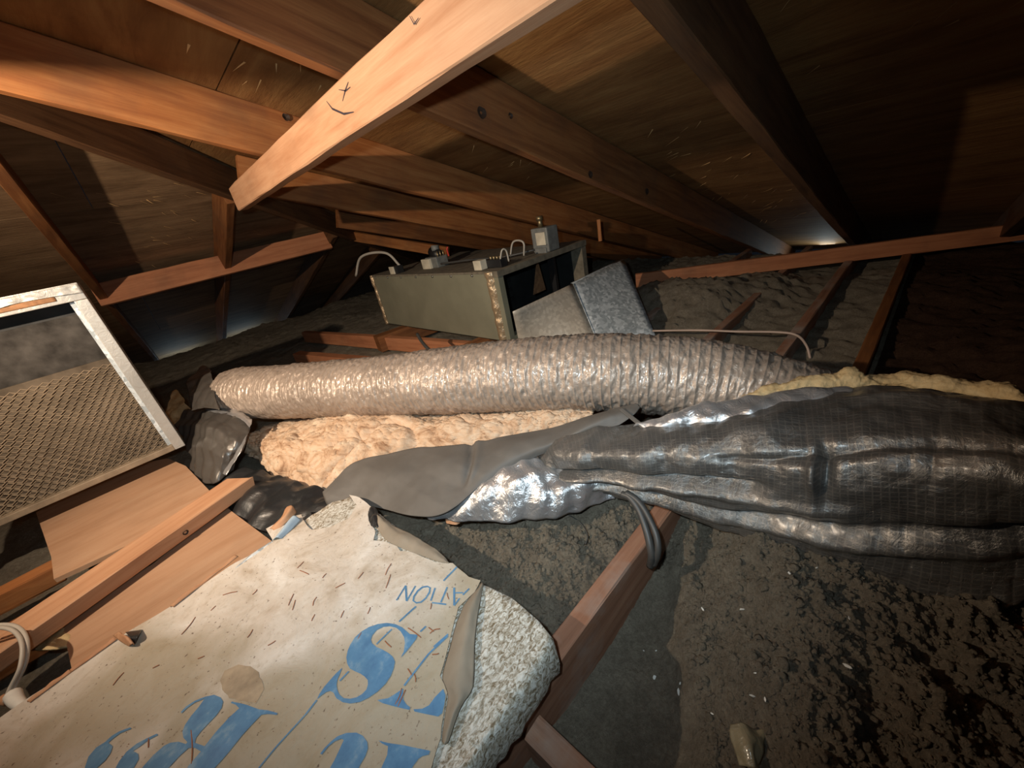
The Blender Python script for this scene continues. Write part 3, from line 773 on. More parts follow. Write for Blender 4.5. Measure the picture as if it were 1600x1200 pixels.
# ------------------------------------------------------------------ ribbed flexible duct liner
ctr = [(368, 614, -.470), (395, 613, -.468), (460, 611, -.465), (570, 604, -.458), (700, 594, -.445), (830, 584, -.432), (940, 581, -.43), (1050, 588, -.445), (1150, 606, -.470), (1235, 632, -.50), (1300, 655, -.53)]
cp = cr([tuple(PZ(*c)) for c in ctr], 1500)
seg = np.linalg.norm(np.diff(cp, axis=0), axis=1); arc = np.concatenate([[0], np.cumsum(seg)])
sn = np.linspace(0, arc[-1], 1500); cp = np.stack([np.interp(sn, arc, cp[:, k]) for k in range(3)], 1)
tg = np.gradient(cp, axis=0); 
for _ in range(40): tg[1:-1] = (tg[:-2] + tg[1:-1] + tg[2:]) / 3
tg /= np.linalg.norm(tg, axis=1, keepdims=True)
na = 110; ang = np.linspace(0, 2 * math.pi, na, endpoint=False)
aa = np.cross(tg, [0, 0, 1.0]); aa /= np.linalg.norm(aa, axis=1, keepdims=True); bb = np.cross(aa, tg)
frac = sn / sn[-1]
r0 = np.interp(frac, [0, .03, .12, .35, .62, .80, 1], [.098, .104, .103, .103, .106, .102, .094])
pitch = 0.0205
ph = sn[:, None] / pitch + ang[None] / (2 * math.pi)
ph = ph + 0.10 * np.sin(ang[None] * 2 + sn[:, None] * 7)
rib = (np.abs(np.sin(math.pi * ph)) ** 0.38)
st3 = lambda *a: np.stack(np.broadcast_arrays(*a), -1)
tex = st3(sn[:, None] * 75, np.cos(ang)[None] * 4.5 + sn[:, None] * 25, np.sin(ang)[None] * 4.5)
tex2 = st3(sn[:, None] * 130, np.cos(ang)[None] * 16 - sn[:, None] * 60, np.sin(ang)[None] * 16)
lowf = st3(sn[:, None] * 4, np.cos(ang)[None], np.sin(ang)[None])
rad = r0[:, None] - 0.0034 * rib + 0.0026 * fbm(tex, 2, 61) * (.3 + rib) + 0.0020 * fbm(tex2, 2, 71) * (.3 + rib) + 0.003 * vn(lowf, 81)
Dp = cp[:, None] + rad[..., None] * (np.cos(ang)[None, :, None] * aa[:, None] + np.sin(ang)[None, :, None] * bb[:, None] * 0.97)
du = put('ribbed_flexible_duct', grid_mesh('ribbed_flexible_duct', Dp, None, True), M['duct'], None, None, True)
tag(du, 'shiny brown-grey ribbed flexible duct liner lying across the middle', 'flexible duct')

# ------------------------------------------------------------------ foil-faced duct jacket at the right
jk = empty('duct_insulation_jacket', PZ(1150, 800, -.66), 'torn dark foil-faced duct insulation jacket with silver folds, at the right', 'duct jacket')
B = [
    [(832, 700, -.545), (838, 712, -.548), (848, 722, -.555), (858, 735, -.565), (866, 748, -.580), (872, 758, -.590)],
    [(880, 676, -.500), (886, 690, -.495), (892, 712, -.505), (900, 738, -.540), (908, 756, -.575), (915, 768, -.605)],
    [(960, 664, -.480), (965, 682, -.470), (970, 712, -.480), (975, 742, -.525), (980, 762, -.570), (985, 780, -.620)],
    [(1060, 656, -.460), (1065, 678, -.445), (1070, 712, -.455), (1075, 750, -.505), (1078, 785, -.565), (1082, 808, -.625)],
    [(1160, 640, -.435), (1165, 668, -.415), (1170, 712, -.430), (1172, 760, -.490), (1172, 805, -.560), (1172, 838, -.625)],
    [(1260, 620, -.410), (1265, 655, -.390), (1268, 712, -.405), (1268, 775, -.470), (1265, 830, -.550), (1258, 866, -.620)],
    [(1360, 607, -.392), (1365, 650, -.370), (1368, 715, -.385), (1370, 790, -.450), (1365, 860, -.540), (1352, 902, -.610)],
    [(1460, 610, -.380), (1465, 660, -.355), (1470, 725, -.370), (1472, 805, -.435), (1470, 880, -.525), (1460, 938, -.600)],
    [(1560, 622, -.372), (1568, 675, -.345), (1575, 740, -.360), (1578, 815, -.425), (1575, 890, -.510), (1562, 946, -.585)],
    [(1660, 655, -.372), (1670, 705, -.345), (1680, 765, -.360), (1685, 830, -.420), (1680, 890, -.490), (1665, 900, -.520)],
    [(1760, 700, -.375), (1770, 745, -.350), (1785, 795, -.365), (1790, 840, -.415), (1785, 880, -.470), (1770, 890, -.50)],
]
cols = [[PZ(*p) for p in c] for c in B]
A = loft(cols, 300, 150); N = normals(A)
U = np.linspace(0, 1, 300)[:, None]; Vv = np.linspace(0, 1, 150)[None]
def crease(c, width, depth):  # groove along u following v = c(u)
    return -depth * np.exp(-((Vv - c) / width) ** 2)
d = 0.006 * fbm(A * 7, 3, 91) + 0.0020 * fbm(A * 38, 3, 95)
_rg = np.random.RandomState(5)
for _ in range(7):
    _v = _rg.normal(size=3); _v /= np.linalg.norm(_v); _f = _rg.uniform(5, 16)
    _s = (A @ _v) * _f + _rg.rand() * 9 + 0.5 * vn(A * 6, 7); d = d + 0.0022 * (8.0 / _f) * (np.abs(_s - np.floor(_s) - .5) * 4 - 1)
cu = lambda xs, vs: np.interp(U, xs, vs)
on = lambda a, b, s=.05: smooth(a - s, a, U) * smooth(b + s, b, U)
d = d + crease(cu([0, .2, .45, 1], [.62, .60, .58, .55]), .035, .020) * on(.02, .40)
d = d + crease(cu([0, .35, .6, .8, 1], [.80, .80, .72, .66, .62]), .030, .014) * on(.10, .95)
d = d + crease(cu([0, .45, .7, 1], [.45, .42, .30, .25]), .030, .010) * on(.38, .85)
d = d - crease(cu([0, .2, .45, 1], [.70, .67, .66, .62]), .030, .010) * on(.02, .55)
d = d - crease(cu([0, .35, .6, .8, 1], [.87, .87, .79, .73, .68]), .028, .009) * on(.10, .95)
# puckers running up and down
pk = np.abs(fbm(np.stack([U * 26 + Vv * 1.5, Vv * 2.2 + U * 0, U * 0 + Vv * 0], -1), 2, 99)) ** 0.7
d = d + 0.003 * pk
d = d - 0.018 * np.exp(-((U - .52) / .012) ** 2) * np.exp(-((Vv - .45) / .10) ** 2) + 0.016 * np.exp(-((U - .505) / .010) ** 2) * np.exp(-((Vv - .48) / .10) ** 2)
A = A + N * d[..., None]
o = put('jacket_wrap', grid_mesh('jacket_wrap', A, uvgrid(A)), M['scrim'], jk, None, True); solid(o, .002, 0)
# matte tail lying to the left, its shiny side turned out below
TLc = [[(506, 770, -.60), (508, 776, -.605), (510, 782, -.61), (513, 790, -.62)],
       [(556, 724, -.565), (562, 745, -.578), (572, 770, -.60), (582, 792, -.62)],
       [(640, 703, -.545), (642, 735, -.558), (644, 775, -.588), (645, 806, -.61)],
       [(735, 693, -.53), (728, 722, -.54), (716, 762, -.57), (700, 800, -.60)],
       [(825, 675, -.512), (808, 696, -.517), (785, 722, -.535), (765, 748, -.56)],
       [(905, 656, -.490), (890, 670, -.493), (868, 690, -.507), (845, 710, -.535)],
       [(985, 632, -.455), (965, 645, -.46), (940, 660, -.475), (915, 676, -.495)],
       [(1000, 636, -.455), (992, 646, -.46), (980, 656, -.470), (968, 664, -.480)]]
def fold_post(A, N):
    nu, nv = A.shape[:2]; U = np.linspace(0, 1, nu)[:, None]; V_ = np.linspace(0, 1, nv)[None]
    d = -0.010 * np.exp(-((U - .44 - .03 * (V_ - .3)) / .010) ** 2) * smooth(.75, .5, V_)
    d = d + .006 * np.exp(-((U - .455 - .03 * (V_ - .3)) / .012) ** 2) * smooth(.75, .5, V_)
    return A + N * d[..., None]
tag(crumple('jacket_tail', [[PZ(*p) for p in c] for c in TLc], 150, 60, .003, 9, M['foil_dull'], jk, .004, 21, post=fold_post, fac=(.0035, 7, 4)), 'matte grey tail of the jacket')
FL = [[(640, 800, -.615), (650, 804, -.62), (660, 806, -.625), (668, 808, -.63)],
      [(695, 782, -.585), (700, 793, -.60), (704, 804, -.615), (706, 812, -.63)],
      [(752, 752, -.560), (756, 770, -.575), (760, 795, -.605), (762, 814, -.63)],
      [(812, 712, -.535), (818, 745, -.545), (822, 785, -.590), (824, 812, -.63)],
      [(858, 722, -.555), (866, 750, -.560), (872, 784, -.595), (874, 806, -.63)],
      [(905, 742, -.565), (912, 758, -.570), (918, 778, -.600), (920, 796, -.63)],
      [(955, 750, -.580), (958, 758, -.590), (960, 768, -.610), (962, 780, -.63)]]
tag(crumple('foil_fold', [[PZ(*p) for p in c] for c in FL], 64, 22, .006, 9, M['foil'], jk, .001, 33, fac=(.011, 15, 5), smooth=False), 'crinkled silver foil side turned outwards')
RL = [[(990, 668, -.468), (996, 662, -.458), (1004, 668, -.462), (1008, 676, -.47)],
      [(1060, 644, -.448), (1064, 640, -.432), (1070, 655, -.436), (1074, 668, -.45)],
      [(1130, 630, -.432), (1134, 626, -.415), (1140, 642, -.418), (1144, 658, -.432)],
      [(1210, 617, -.418), (1214, 613, -.402), (1220, 630, -.405), (1224, 650, -.418)],
      [(1280, 611, -.405), (1284, 608, -.392), (1290, 620, -.394), (1294, 636, -.404)],
      [(1330, 607, -.398), (1332, 606, -.392), (1336, 612, -.392), (1338, 620, -.396)]]
tag(crumple('foil_cuff', [[PZ(*p) for p in c] for c in RL], 70, 14, .003, 12, M['foil'], jk, .001, 44, fac=(.006, 20, 5), smooth=False), 'bright crinkled silver cuff along the top')
# flat strap where the tail crosses the body
ST = [[(967, 640, -.455), (972, 637, -.452)], [(985, 655, -.462), (990, 651, -.459)], [(1006, 672, -.468), (1010, 667, -.465)]]
crumple('jacket_strap', [[PZ(*p) for p in c] for c in ST], 20, 6, .0005, 20, M['foil_dull'], jk, .003, 4)
# wool bulging out of the top edge
WY = []
for i, (x, yt, yb, z) in enumerate([(1160, 622, 634, -.43), (1200, 603, 622, -.415), (1250, 592, 616, -.405), (1300, 592, 610, -.40), (1328, 578, 608, -.395), (1352, 590, 606, -.392), (1395, 592, 608, -.39), (1420, 590, 608, -.388), (1470, 600, 612, -.385), (1530, 606, 620, -.38), (1580, 606, 632, -.375), (1600, 628, 642, -.375)]):
    zt_ = z + 0.0
    b = PZ(x, yb, z - .004); d_ = b.length
    t_ = ray(x, yb); dep = ((z - .004) / t_[2]) * 1.06
    top = P(x, yt, dep); mid = P(x, (yt + yb) / 2, dep * .985)
    WY.append([P(x, yb + 4, dep * .995), mid, top, P(x, yt + 3, dep * 1.05), P(x, yb + 6, dep * 1.10)])
tag(crumple('wool_fringe', WY, 260, 40, .010, 17, M['fibre_y'], jk, 0, 55, rid=(.006, 14), post=lambda A, N: A + N * (.0022 * fbm(A * 90, 3, 2, .7))[..., None]), 'yellow glass wool along the torn top edge')

# ------------------------------------------------------------------ exposed fibreglass under the liner
G = [[(372, 690, -.60), (374, 688, -.585), (378, 692, -.59), (384, 700, -.62)],
     [(420, 664, -.60), (424, 678, -.565), (428, 705, -.575), (430, 745, -.64)],
     [(505, 640, -.595), (505, 662, -.555), (505, 705, -.565), (505, 770, -.645)],
     [(580, 642, -.590), (578, 660, -.555), (574, 700, -.570), (568, 752, -.640)],
     [(680, 645, -.580), (680, 662, -.548), (680, 690, -.565), (680, 722, -.620)],
     [(780, 640, -.565), (782, 656, -.538), (786, 678, -.550), (790, 702, -.60)],
     [(860, 636, -.55), (862, 650, -.525), (866, 664, -.535), (870, 680, -.58)],
     [(925, 634, -.53), (926, 644, -.515), (928, 654, -.52), (930, 662, -.55)]]
fb = crumple('fibreglass_batt', [[PZ(*p) for p in c] for c in G], 300, 130, .020, 6, M['fibre'], None, .012, 66, rid=(.014, 5), post=lambda A, N: A + N * (0.003 * fbm(A * 80, 3, 15, .8) + .005 * fbm(A * 24, 2, 25) - .016 * np.exp(-(vn(A * 6, 5) / .10) ** 2) - .004 * np.exp(-(vn(A * 19, 6) / .10) ** 2))[..., None])
tag(fb, 'torn yellow-pink fibreglass wool bulging out under the ribbed liner', 'insulation')

# ------------------------------------------------------------------ plastic wrap at the left end of the liner
wr = empty('plastic_duct_wrap', PZ(330, 740, -.64), 'grey plastic wrap torn open at the left end of the ribbed liner', 'duct jacket')
W1 = [[(276, 655, -.555), (282, 680, -.565), (296, 715, -.600), (306, 745, -.64)],
      [(300, 640, -.520), (305, 668, -.520), (312, 710, -.560), (318, 752, -.63)],
      [(335, 632, -.495), (338, 662, -.490), (338, 708, -.535), (334, 756, -.62)],
      [(368, 642, -.500), (366, 668, -.500), (360, 705, -.540), (350, 745, -.61)],
      [(392, 655, -.520), (388, 676, -.525), (380, 705, -.560), (366, 735, -.61)]]
tag(crumple('wrap_sleeve', [[PZ(*p) for p in c] for c in W1], 80, 70, .010, 8, M['grey_plastic'], wr, .0015, 12, fac=(.008, 9, 4)), 'dull grey sleeve')
def flap(name, pts, mat, par, seed, thick=.002):
    return crumple(name, [[PZ(*p) for p in c] for c in pts], 40, 40, .006, 14, mat, par, thick, seed, rid=(.006, 14))
flap('wrap_flap', [[(294, 594, -.41), (294, 614, -.425), (300, 642, -.47)], [(318, 572, -.385), (317, 604, -.41), (320, 638, -.455)], [(332, 582, -.39), (337, 612, -.42), (346, 642, -.46)]], M['grey_plastic'], wr, 3)
flap('wrap_flap', [[(256, 650, -.54), (262, 672, -.56), (276, 700, -.60)], [(276, 610, -.50), (280, 640, -.53), (290, 690, -.59)], [(296, 640, -.52), (298, 660, -.54), (302, 690, -.58)]], M['fibre_y'], wr, 6)
tag(crumple('foil_edge', [[PZ(*p) for p in c] for c in [[(318, 632, -.488), (320, 638, -.488), (324, 643, -.49)], [(350, 632, -.485), (352, 640, -.483), (353, 648, -.487)], [(376, 644, -.492), (377, 650, -.490), (377, 656, -.494)], [(394, 656, -.505), (393, 662, -.505), (390, 668, -.51)]]], 50, 12, .004, 30, M['foil'], wr, .001, 9, rid=(.004, 30)), 'silver edge of the wrap')
crumple('wrap_seam', [[PZ(*p) for p in c] for c in [[(386, 664, -.52), (391, 668, -.52)], [(372, 700, -.545), (377, 703, -.545)], [(348, 740, -.60), (354, 743, -.60)]]], 40, 6, .003, 30, M['foil'], wr, .001, 19)
bp = crumple('black_plastic_sheet', [[PZ(*p) for p in c] for c in [
      [(336, 752, -.62), (345, 775, -.63), (362, 800, -.64), (380, 822, -.645)],
      [(375, 728, -.60), (388, 758, -.605), (405, 795, -.62), (425, 832, -.64)],
      [(430, 742, -.615), (438, 768, -.61), (448, 795, -.62), (460, 830, -.64)],
      [(500, 764, -.62), (502, 780, -.615), (505, 795, -.62), (505, 820, -.64)],
      [(545, 765, -.63), (548, 780, -.63), (550, 795, -.635), (552, 815, -.645)]]], 90, 60, .010, 8, M['black_plastic'], None, .001, 77, fac=(.012, 10, 5))
tag(bp, 'crumpled black plastic sheet in the gap left of the paper-faced batt', 'plastic sheet')

# ------------------------------------------------------------------ framed grille
gy = 1.72
gx1, gx0 = -0.098, -0.66
gz0, gz1 = -0.552, 0.030
gr = empty('framed_metal_grille', R((gx0 + gx1) / 2, gy, gz0), 'old metal frame with dusty expanded-metal mesh standing at the left', 'grille')
def gbox(name, x0, x1, z0, z1, y0, y1, mat, par=gr, bev=.002): return box(name, R((x0 + x1) / 2, (y0 + y1) / 2, (z0 + z1) / 2), (x1 - x0, y1 - y0, z1 - z0), mat, par, None, bev)
fr = gbox('frame_rail', gx1 - .030, gx1, gz0, gz1 - .0485, gy, gy + .075, M['alu']); tag(fr, 'worn silvery upright rail')
gbox('rail_lip', gx1 - .042, gx1 - .028, gz0 + .02, gz1 - .05, gy + .016, gy + .030, M['galv'], fr, .001)
tr = gbox('frame_rail', gx0, gx1, gz1 - .048, gz1, gy, gy + .075, M['alu']); tag(tr, 'top rail with peeling silver tape')
crumple('peeling_tape', [[R(gx0 + (gx1 - gx0) * k / 8, gy - .002 - .002 * (k % 2), gz1 - .004), R(gx0 + (gx1 - gx0) * k / 8, gy - .003, gz1 - .018), R(gx0 + (gx1 - gx0) * k / 8, gy - .003, gz1 - .026 + .005 * math.sin(k * 2.2))] for k in range(9)], 90, 12, .002, 60, M['alu'], tr, .0008, 3)
crumple('rust_band', [[R(gx0 + (gx1 - .06 - gx0) * k / 8, gy - .0012, gz1 - .020), R(gx0 + (gx1 - .06 - gx0) * k / 8, gy - .0012, gz1 - .038)] for k in range(9)], 60, 6, .0006, 60, M['rust'], tr, .0006, 5)
gbox('frame_rail', gx0, gx0 + .030, gz0 + .021, gz1 - .0485, gy, gy + .075, M['alu'])
tag(gbox('frame_rail', gx0, gx1 - .03, gz0, gz0 + .020, gy, gy + .075, M['mesh_wire']), 'dusty bottom rail')
gbox('dark_backing', gx0 + .01, gx1 - .01, gz0 + .01, gz1 - .02, gy + .070, gy + .078, M['filter_dark'])
gbox('upper_pad', gx0 + .03, gx1 - .031, -.215, gz1 - .085, gy + .052, gy + .060, M['filter_grey'])
tag(gbox('filter_pad', gx0 + .03, gx1 - .031, gz0 + .02, -.20, gy + .040, gy + .055, M['filter_pad']), 'matted dusty pad behind the mesh')
# expanded metal: zigzag strands, each row a part of one sheet
V = []; Fc = []
cw, ch = 0.0225, 0.0125
x_a, x_b = gx0 + .03, gx1 - .031; z_a, z_b = gz0 + .020, -0.205
rows = int((z_b - z_a) / (ch / 2)); 
ncol = int((x_b - x_a) / (cw / 2))
for r in range(rows):
    zc = z_a + r * ch / 2 * 1.0
    if r % 2: continue
    for sgn in (1, -1):
        prev = None
        for k in range(ncol + 1):
            x = x_a + k * cw / 2; up = (k % 2) ^ (r // 2 % 2)
            z = zc + sgn * (ch / 2 if up else 0.0) * 1.0
            yy = gy + .020 + (.0035 if up else -.0015) * sgn
            q = len(V); wv = .0014
            V += [(x, yy, z - wv + ZO), (x, yy - .0022, z + ZO), (x, yy, z + wv + ZO)]
            if prev is not None: Fc += [(prev, q, q + 1, prev + 1), (prev + 1, q + 1, q + 2, prev + 2)]
            prev = q
mo = put('expanded_mesh', mesh('expanded_mesh', V, Fc), M['mesh_wire'], gr, None, False); mo['kind'] = 'stuff'; mo['label'] = 'dusty diamond mesh'

# ------------------------------------------------------------------ plywood offcuts and loose timber at the left
def ply(name, px, z, label, slope=(0, 0)):
    pts = [PZ(x, y, z) for x, y in px]
    c = sum(pts, Vector()) / len(pts); k = len(pts)
    V = [Vector((p.x - c.x, p.y - c.y, slope[0] * (p.x - c.x) + slope[1] * (p.y - c.y))) for p in pts]
    V2 = V + [v - Vector((0, 0, .012)) for v in V]
    me = mesh(name, V2, [tuple(range(k)), tuple(range(k, 2 * k))[::-1]] + [(a, k + a, k + (a + 1) % k, (a + 1) % k) for a in range(k)])
    bm = bmesh.new(); bm.from_mesh(me); bmesh.ops.recalc_face_normals(bm, faces=bm.faces); bm.to_mesh(me); bm.free()
    return tag(put(name, me, M['ply_sheet'], None, Matrix.Translation(c)), label, 'plywood')
ply('plywood_offcut', [(56, 800), (80, 870), (84, 905), (345, 785), (290, 728), (262, 716), (200, 728)], -.61, 'tan plywood offcut lying just below the framed grille')
ply('plywood_offcut', [(97, 975), (113, 1050), (300, 935), (428, 848), (350, 790), (240, 880)], -.63, 'tan plywood offcut between the loose stud and the paper-faced batt')
a0 = PZ(378, 742, -.575); a1 = PZ(-60, 1040, -.575)
ls = board('loose_stud', a1 - Vector((0, 0, .038)), a0 - Vector((0, 0, .038)), .085, .038, M['pale_wood'], broken=.03)
tag(ls, 'loose pale stud with a splintered end lying across the plywood offcuts', 'stud')
q = ls.matrix_world.inverted() @ PZ(268, 822, -.592); disc_on(ls, 'knot', q.x, -.0429, .014, .006, M['knot'])
o = board('loose_board', PZ(-60, 985, -.66), PZ(105, 898, -.66), .05, .05, M['rafter'])
tag(o, 'orange board end at the left edge behind the loose stud', 'board')
o = board('loose_board', PZ(-60, 1090, -.70), PZ(90, 1000, -.70), .05, .09, M['rafter_mid'])
tag(o, 'dark brown board at the left edge under the loose stud', 'board')
# pale cable with its connector
cb = empty('pale_cable', PZ(45, 1095, -.60), 'pale cable bent over the stud at the left edge, ending in a white connector', 'cable')
cpts = [PZ(-40, 985, -.53), PZ(0, 976, -.535), PZ(28, 980, -.54), PZ(42, 1000, -.55), PZ(40, 1035, -.57), PZ(24, 1070, -.59), PZ(16, 1090, -.60)]
tube('cable_cord', cpts, .0034, M['white_wire'], cb, 10)
tube('cable_cord', [p + Vector((-.004, -.008, .003)) for p in cpts], .0034, M['white_wire'], cb, 10)
tag(tube('wire_connector', [PZ(20, 1086, -.598), PZ(26, 1096, -.60), PZ(36, 1104, -.602)], .0115, M['fleck'], cb, 12, taper=.008), 'small white connector')
tube('connector_tip', [PZ(5, 1092, -.60), PZ(14, 1095, -.60)], .008, M['pale_wood'], cb, 10)
o = crumple('fibreglass_scrap', [[PZ(*p) for p in c] for c in [[(44, 1012, -.645), (48, 1016, -.64)], [(70, 994, -.635), (78, 1018, -.635)], [(98, 982, -.63), (106, 1012, -.635)], [(110, 985, -.64), (114, 1008, -.645)]]], 30, 16, .006, 30, M['fibre_y'], None, .006, 8)
tag(o, 'scrap of yellow glass wool beside the pale cable', 'insulation')

# ------------------------------------------------------------------ paper-faced batt
ZB = -0.585
def zp(x, y):
    p = np.array([x, y, 0.0])
    return ZB + ZO + 0.006 * float(vn(p * 5, 201)) + 0.0020 * float(vn(p * 16, 202)) + 0.0010 * float(vn(p * 40, 203)) + 0.0020 * abs(float(vn(p * 7 + 3, 205))) ** .5
def XY(x, y): p = PZ(x, y, ZB); return (p.x, p.y)
bt = empty('paper_faced_batt', Vector((*XY(450, 1050), JT)), 'thick insulation batt faced with stained, blue-printed kraft paper in the foreground', 'insulation')
body_px = [(-120, 1215), (20, 1112), (110, 1053), (190, 1000), (270, 950), (370, 885), (430, 850), (470, 815), (520, 785), (546, 775), (566, 782), (592, 800), (640, 838), (700, 880), (752, 914), (800, 936), (838, 968), (858, 992), (856, 1012), (838, 1040), (800, 1090), (745, 1170), (660, 1290), (300, 1330)]
poly = [XY(*p) for p in body_px]
def batt_mesh():
    cx = sum(p[0] for p in poly) / len(poly); cy = sum(p[1] for p in poly) / len(poly)
    me = sheet_mesh('batt_body', poly, .013, lambda x, y: zp(x, y) - .004)
    bm = bmesh.new(); bm.from_mesh(me)
    be = [e for e in bm.edges if len(e.link_faces) == 1]
    cur = be
    for dz, gr_ in ((-.012, .004), (-.03, .003), (-.03, -.004)):
        r = bmesh.ops.extrude_edge_only(bm, edges=cur)
        nv = [g for g in r['geom'] if isinstance(g, bmesh.types.BMVert)]; cur = [g for g in r['geom'] if isinstance(g, bmesh.types.BMEdge)]
        cur = [e for e in cur if all(v_ in set(nv) for v_ in e.verts)]
        for v_ in nv:
            dirv = Vector((v_.co.x - cx, v_.co.y - cy, 0)).normalized()
            v_.co += dirv * gr_ + Vector((0, 0, dz)); v_.co += Vector((rng.gauss(0, .0015), rng.gauss(0, .0015), rng.gauss(0, .0015)))
    bmesh.ops.recalc_face_normals(bm, faces=bm.faces)
    for v_ in bm.verts: v_.co.z += rng.gauss(0, .0009)
    bm.to_mesh(me); bm.free(); return me
tag(put('batt_body', batt_mesh(), M['batt'], bt, None, True), 'matted white and brown wool showing where the paper is torn')
pap_px = [(-120, 1212), (20, 1108), (110, 1050), (190, 995), (270, 946), (370, 880), (400, 866), (429, 850), (418, 830), (447, 814), (472, 807), (479, 821), (488, 830), (512, 825), (544, 809), (557, 789), (546, 774), (562, 777), (580, 791), (575, 812), (587, 830), (583, 845), (602, 845), (620, 852), (625, 860), (647, 863), (681, 877), (708, 881), (722, 893), (733, 904), (752, 911), (744, 930), (728, 944), (718, 955), (706, 1000), (690, 1060), (700, 1085), (694, 1120), (690, 1155), (682, 1178), (672, 1215), (640, 1300), (300, 1325)]
pp = sheet_mesh('facing_paper', [XY(*p) for p in pap_px], .011, lambda x, y: zp(x, y) + .0010, jag=.0008)
fp = put('facing_paper', pp, M['paper'], bt, None, True); fp['label'] = 'stained kraft paper facing with blue print'
# folded-back flap
FPp = [[(752, 910, .004), (754, 911, .010), (756, 913, .006)], [(722, 952, .004), (735, 950, .016), (748, 952, .010)], [(706, 1000, .004), (724, 1000, .018), (742, 1000, .011)], [(692, 1056, .004), (714, 1058, .017), (740, 1060, .010)],
       [(700, 1085, .004), (716, 1088, .015), (736, 1080, .009)], [(695, 1118, .003), (705, 1120, .012), (718, 1110, .007)], [(690, 1158, .002), (694, 1163, .006), (700, 1160, .004)]]
def PB(x, y, dz): p = PZ(x, y, ZB + dz); return p
tag(crumple('folded_flap', [[PB(*p) for p in c] for c in FPp], 60, 20, .0012, 40, M['paper_back'], bt, .0012, 6), 'folded-back brown flap of the paper')
# torn grey strip at the far end
TE = [[(583, 800, .002), (590, 808, .010), (590, 826, .004)], [(610, 818, .006), (614, 830, .012), (606, 846, .003)], [(648, 838, .006), (650, 850, .010), (642, 862, .003)], [(690, 866, .004), (688, 872, .007), (684, 877, .002)], [(702, 880, .002), (700, 880, .003), (698, 880, .002)]]
crumple('torn_strip', [[PB(*p) for p in c] for c in TE], 50, 16, .002, 40, M['paper_back'], bt, .0015, 16)
crumple('tar_patch', [[PB(*p) for p in c] for c in [[(576, 800, .004), (575, 812, .006), (580, 822, .004)], [(582, 793, .008), (584, 808, .012), (590, 824, .006)], [(590, 798, .004), (594, 808, .008), (594, 818, .003)]]], 20, 20, .003, 40, M['black_plastic'], bt, .001, 18)
# rolled edge with blue print and timber-coloured tab
crumple('blue_edge_roll', [[PB(*p) for p in c] for c in [[(424, 846, .004), (432, 840, .016), (440, 842, .006)], [(440, 828, .006), (446, 822, .020), (455, 828, .008)], [(452, 812, .008), (460, 806, .020), (470, 812, .008)]]], 20, 14, .001, 30, M['pale_blue'], bt, .001, 3)
crumple('paper_edge_curl', [[PB(*p) for p in c] for c in [[(417, 829, .004), (424, 826, .010), (430, 832, .004)], [(438, 810, .012), (445, 806, .022), (450, 814, .010)], [(446, 796, .012), (455, 792, .024), (462, 802, .010)], [(449, 792, .010), (456, 790, .018), (461, 797, .008)]]], 24, 14, .001, 30, M['pale_wood'], bt, .001, 4)
crumple('edge_band', [[PB(*p) for p in c] for c in [[(366, 886, -.002), (368, 888, .004), (374, 886, .002)], [(390, 868, -.002), (395, 866, .006), (404, 866, .002)], [(420, 848, -.002), (426, 846, .006), (432, 850, .002)]]], 24, 8, .001, 30, M['galv'], bt, .001, 5)
for (u0, u1) in (((268, 949), (370, 870)), ((44, 1098), (110, 1050)), ((110, 1050), (180, 1000))):
    p0, p1 = PB(*u0, .002), PB(*u1, .002)
    crumple('curled_paper_edge', [[p0.lerp(p1, k / 5) + Vector((-.002, .004, -.002)), p0.lerp(p1, k / 5) + Vector((0, .002, .003 + .002 * (k % 2))), p0.lerp(p1, k / 5) + Vector((.003, -.004, .001))] for k in range(6)], 30, 8, .0012, 40, M['pale_wood'], bt, .001, 7)
crumple('paper_curl', [[PB(*p) for p in c] for c in [[(178, 993, .004), (186, 988, .016), (192, 992, .006)], [(186, 1000, .008), (196, 994, .022), (204, 1000, .008)], [(202, 1010, .004), (207, 1006, .014), (210, 1008, .004)]]], 20, 14, .001, 30, M['pale_wood'], bt, .001, 9)
crumple('paper_curl', [[PB(*p) for p in c] for c in [[(196, 988, .004), (204, 996, .016), (208, 1003, .008)], [(222, 984, .004), (216, 994, .016), (212, 1006, .006)]]], 12, 12, .001, 30, M['black_plastic'], bt, .001, 10)
# blue tape edge along the joist
crumple('edge_tape', [[PB(*p) for p in c] for c in [[(862, 1003, -.012), (866, 1010, -.03)], [(838, 1042, -.012), (848, 1042, -.03)], [(800, 1094, -.012), (806, 1098, -.03)], [(748, 1172, -.012), (756, 1176, -.03)], [(700, 1240, -.012), (708, 1246, -.03)]]], 60, 8, .0015, 30, M['pale_blue'], bt, .001, 15)

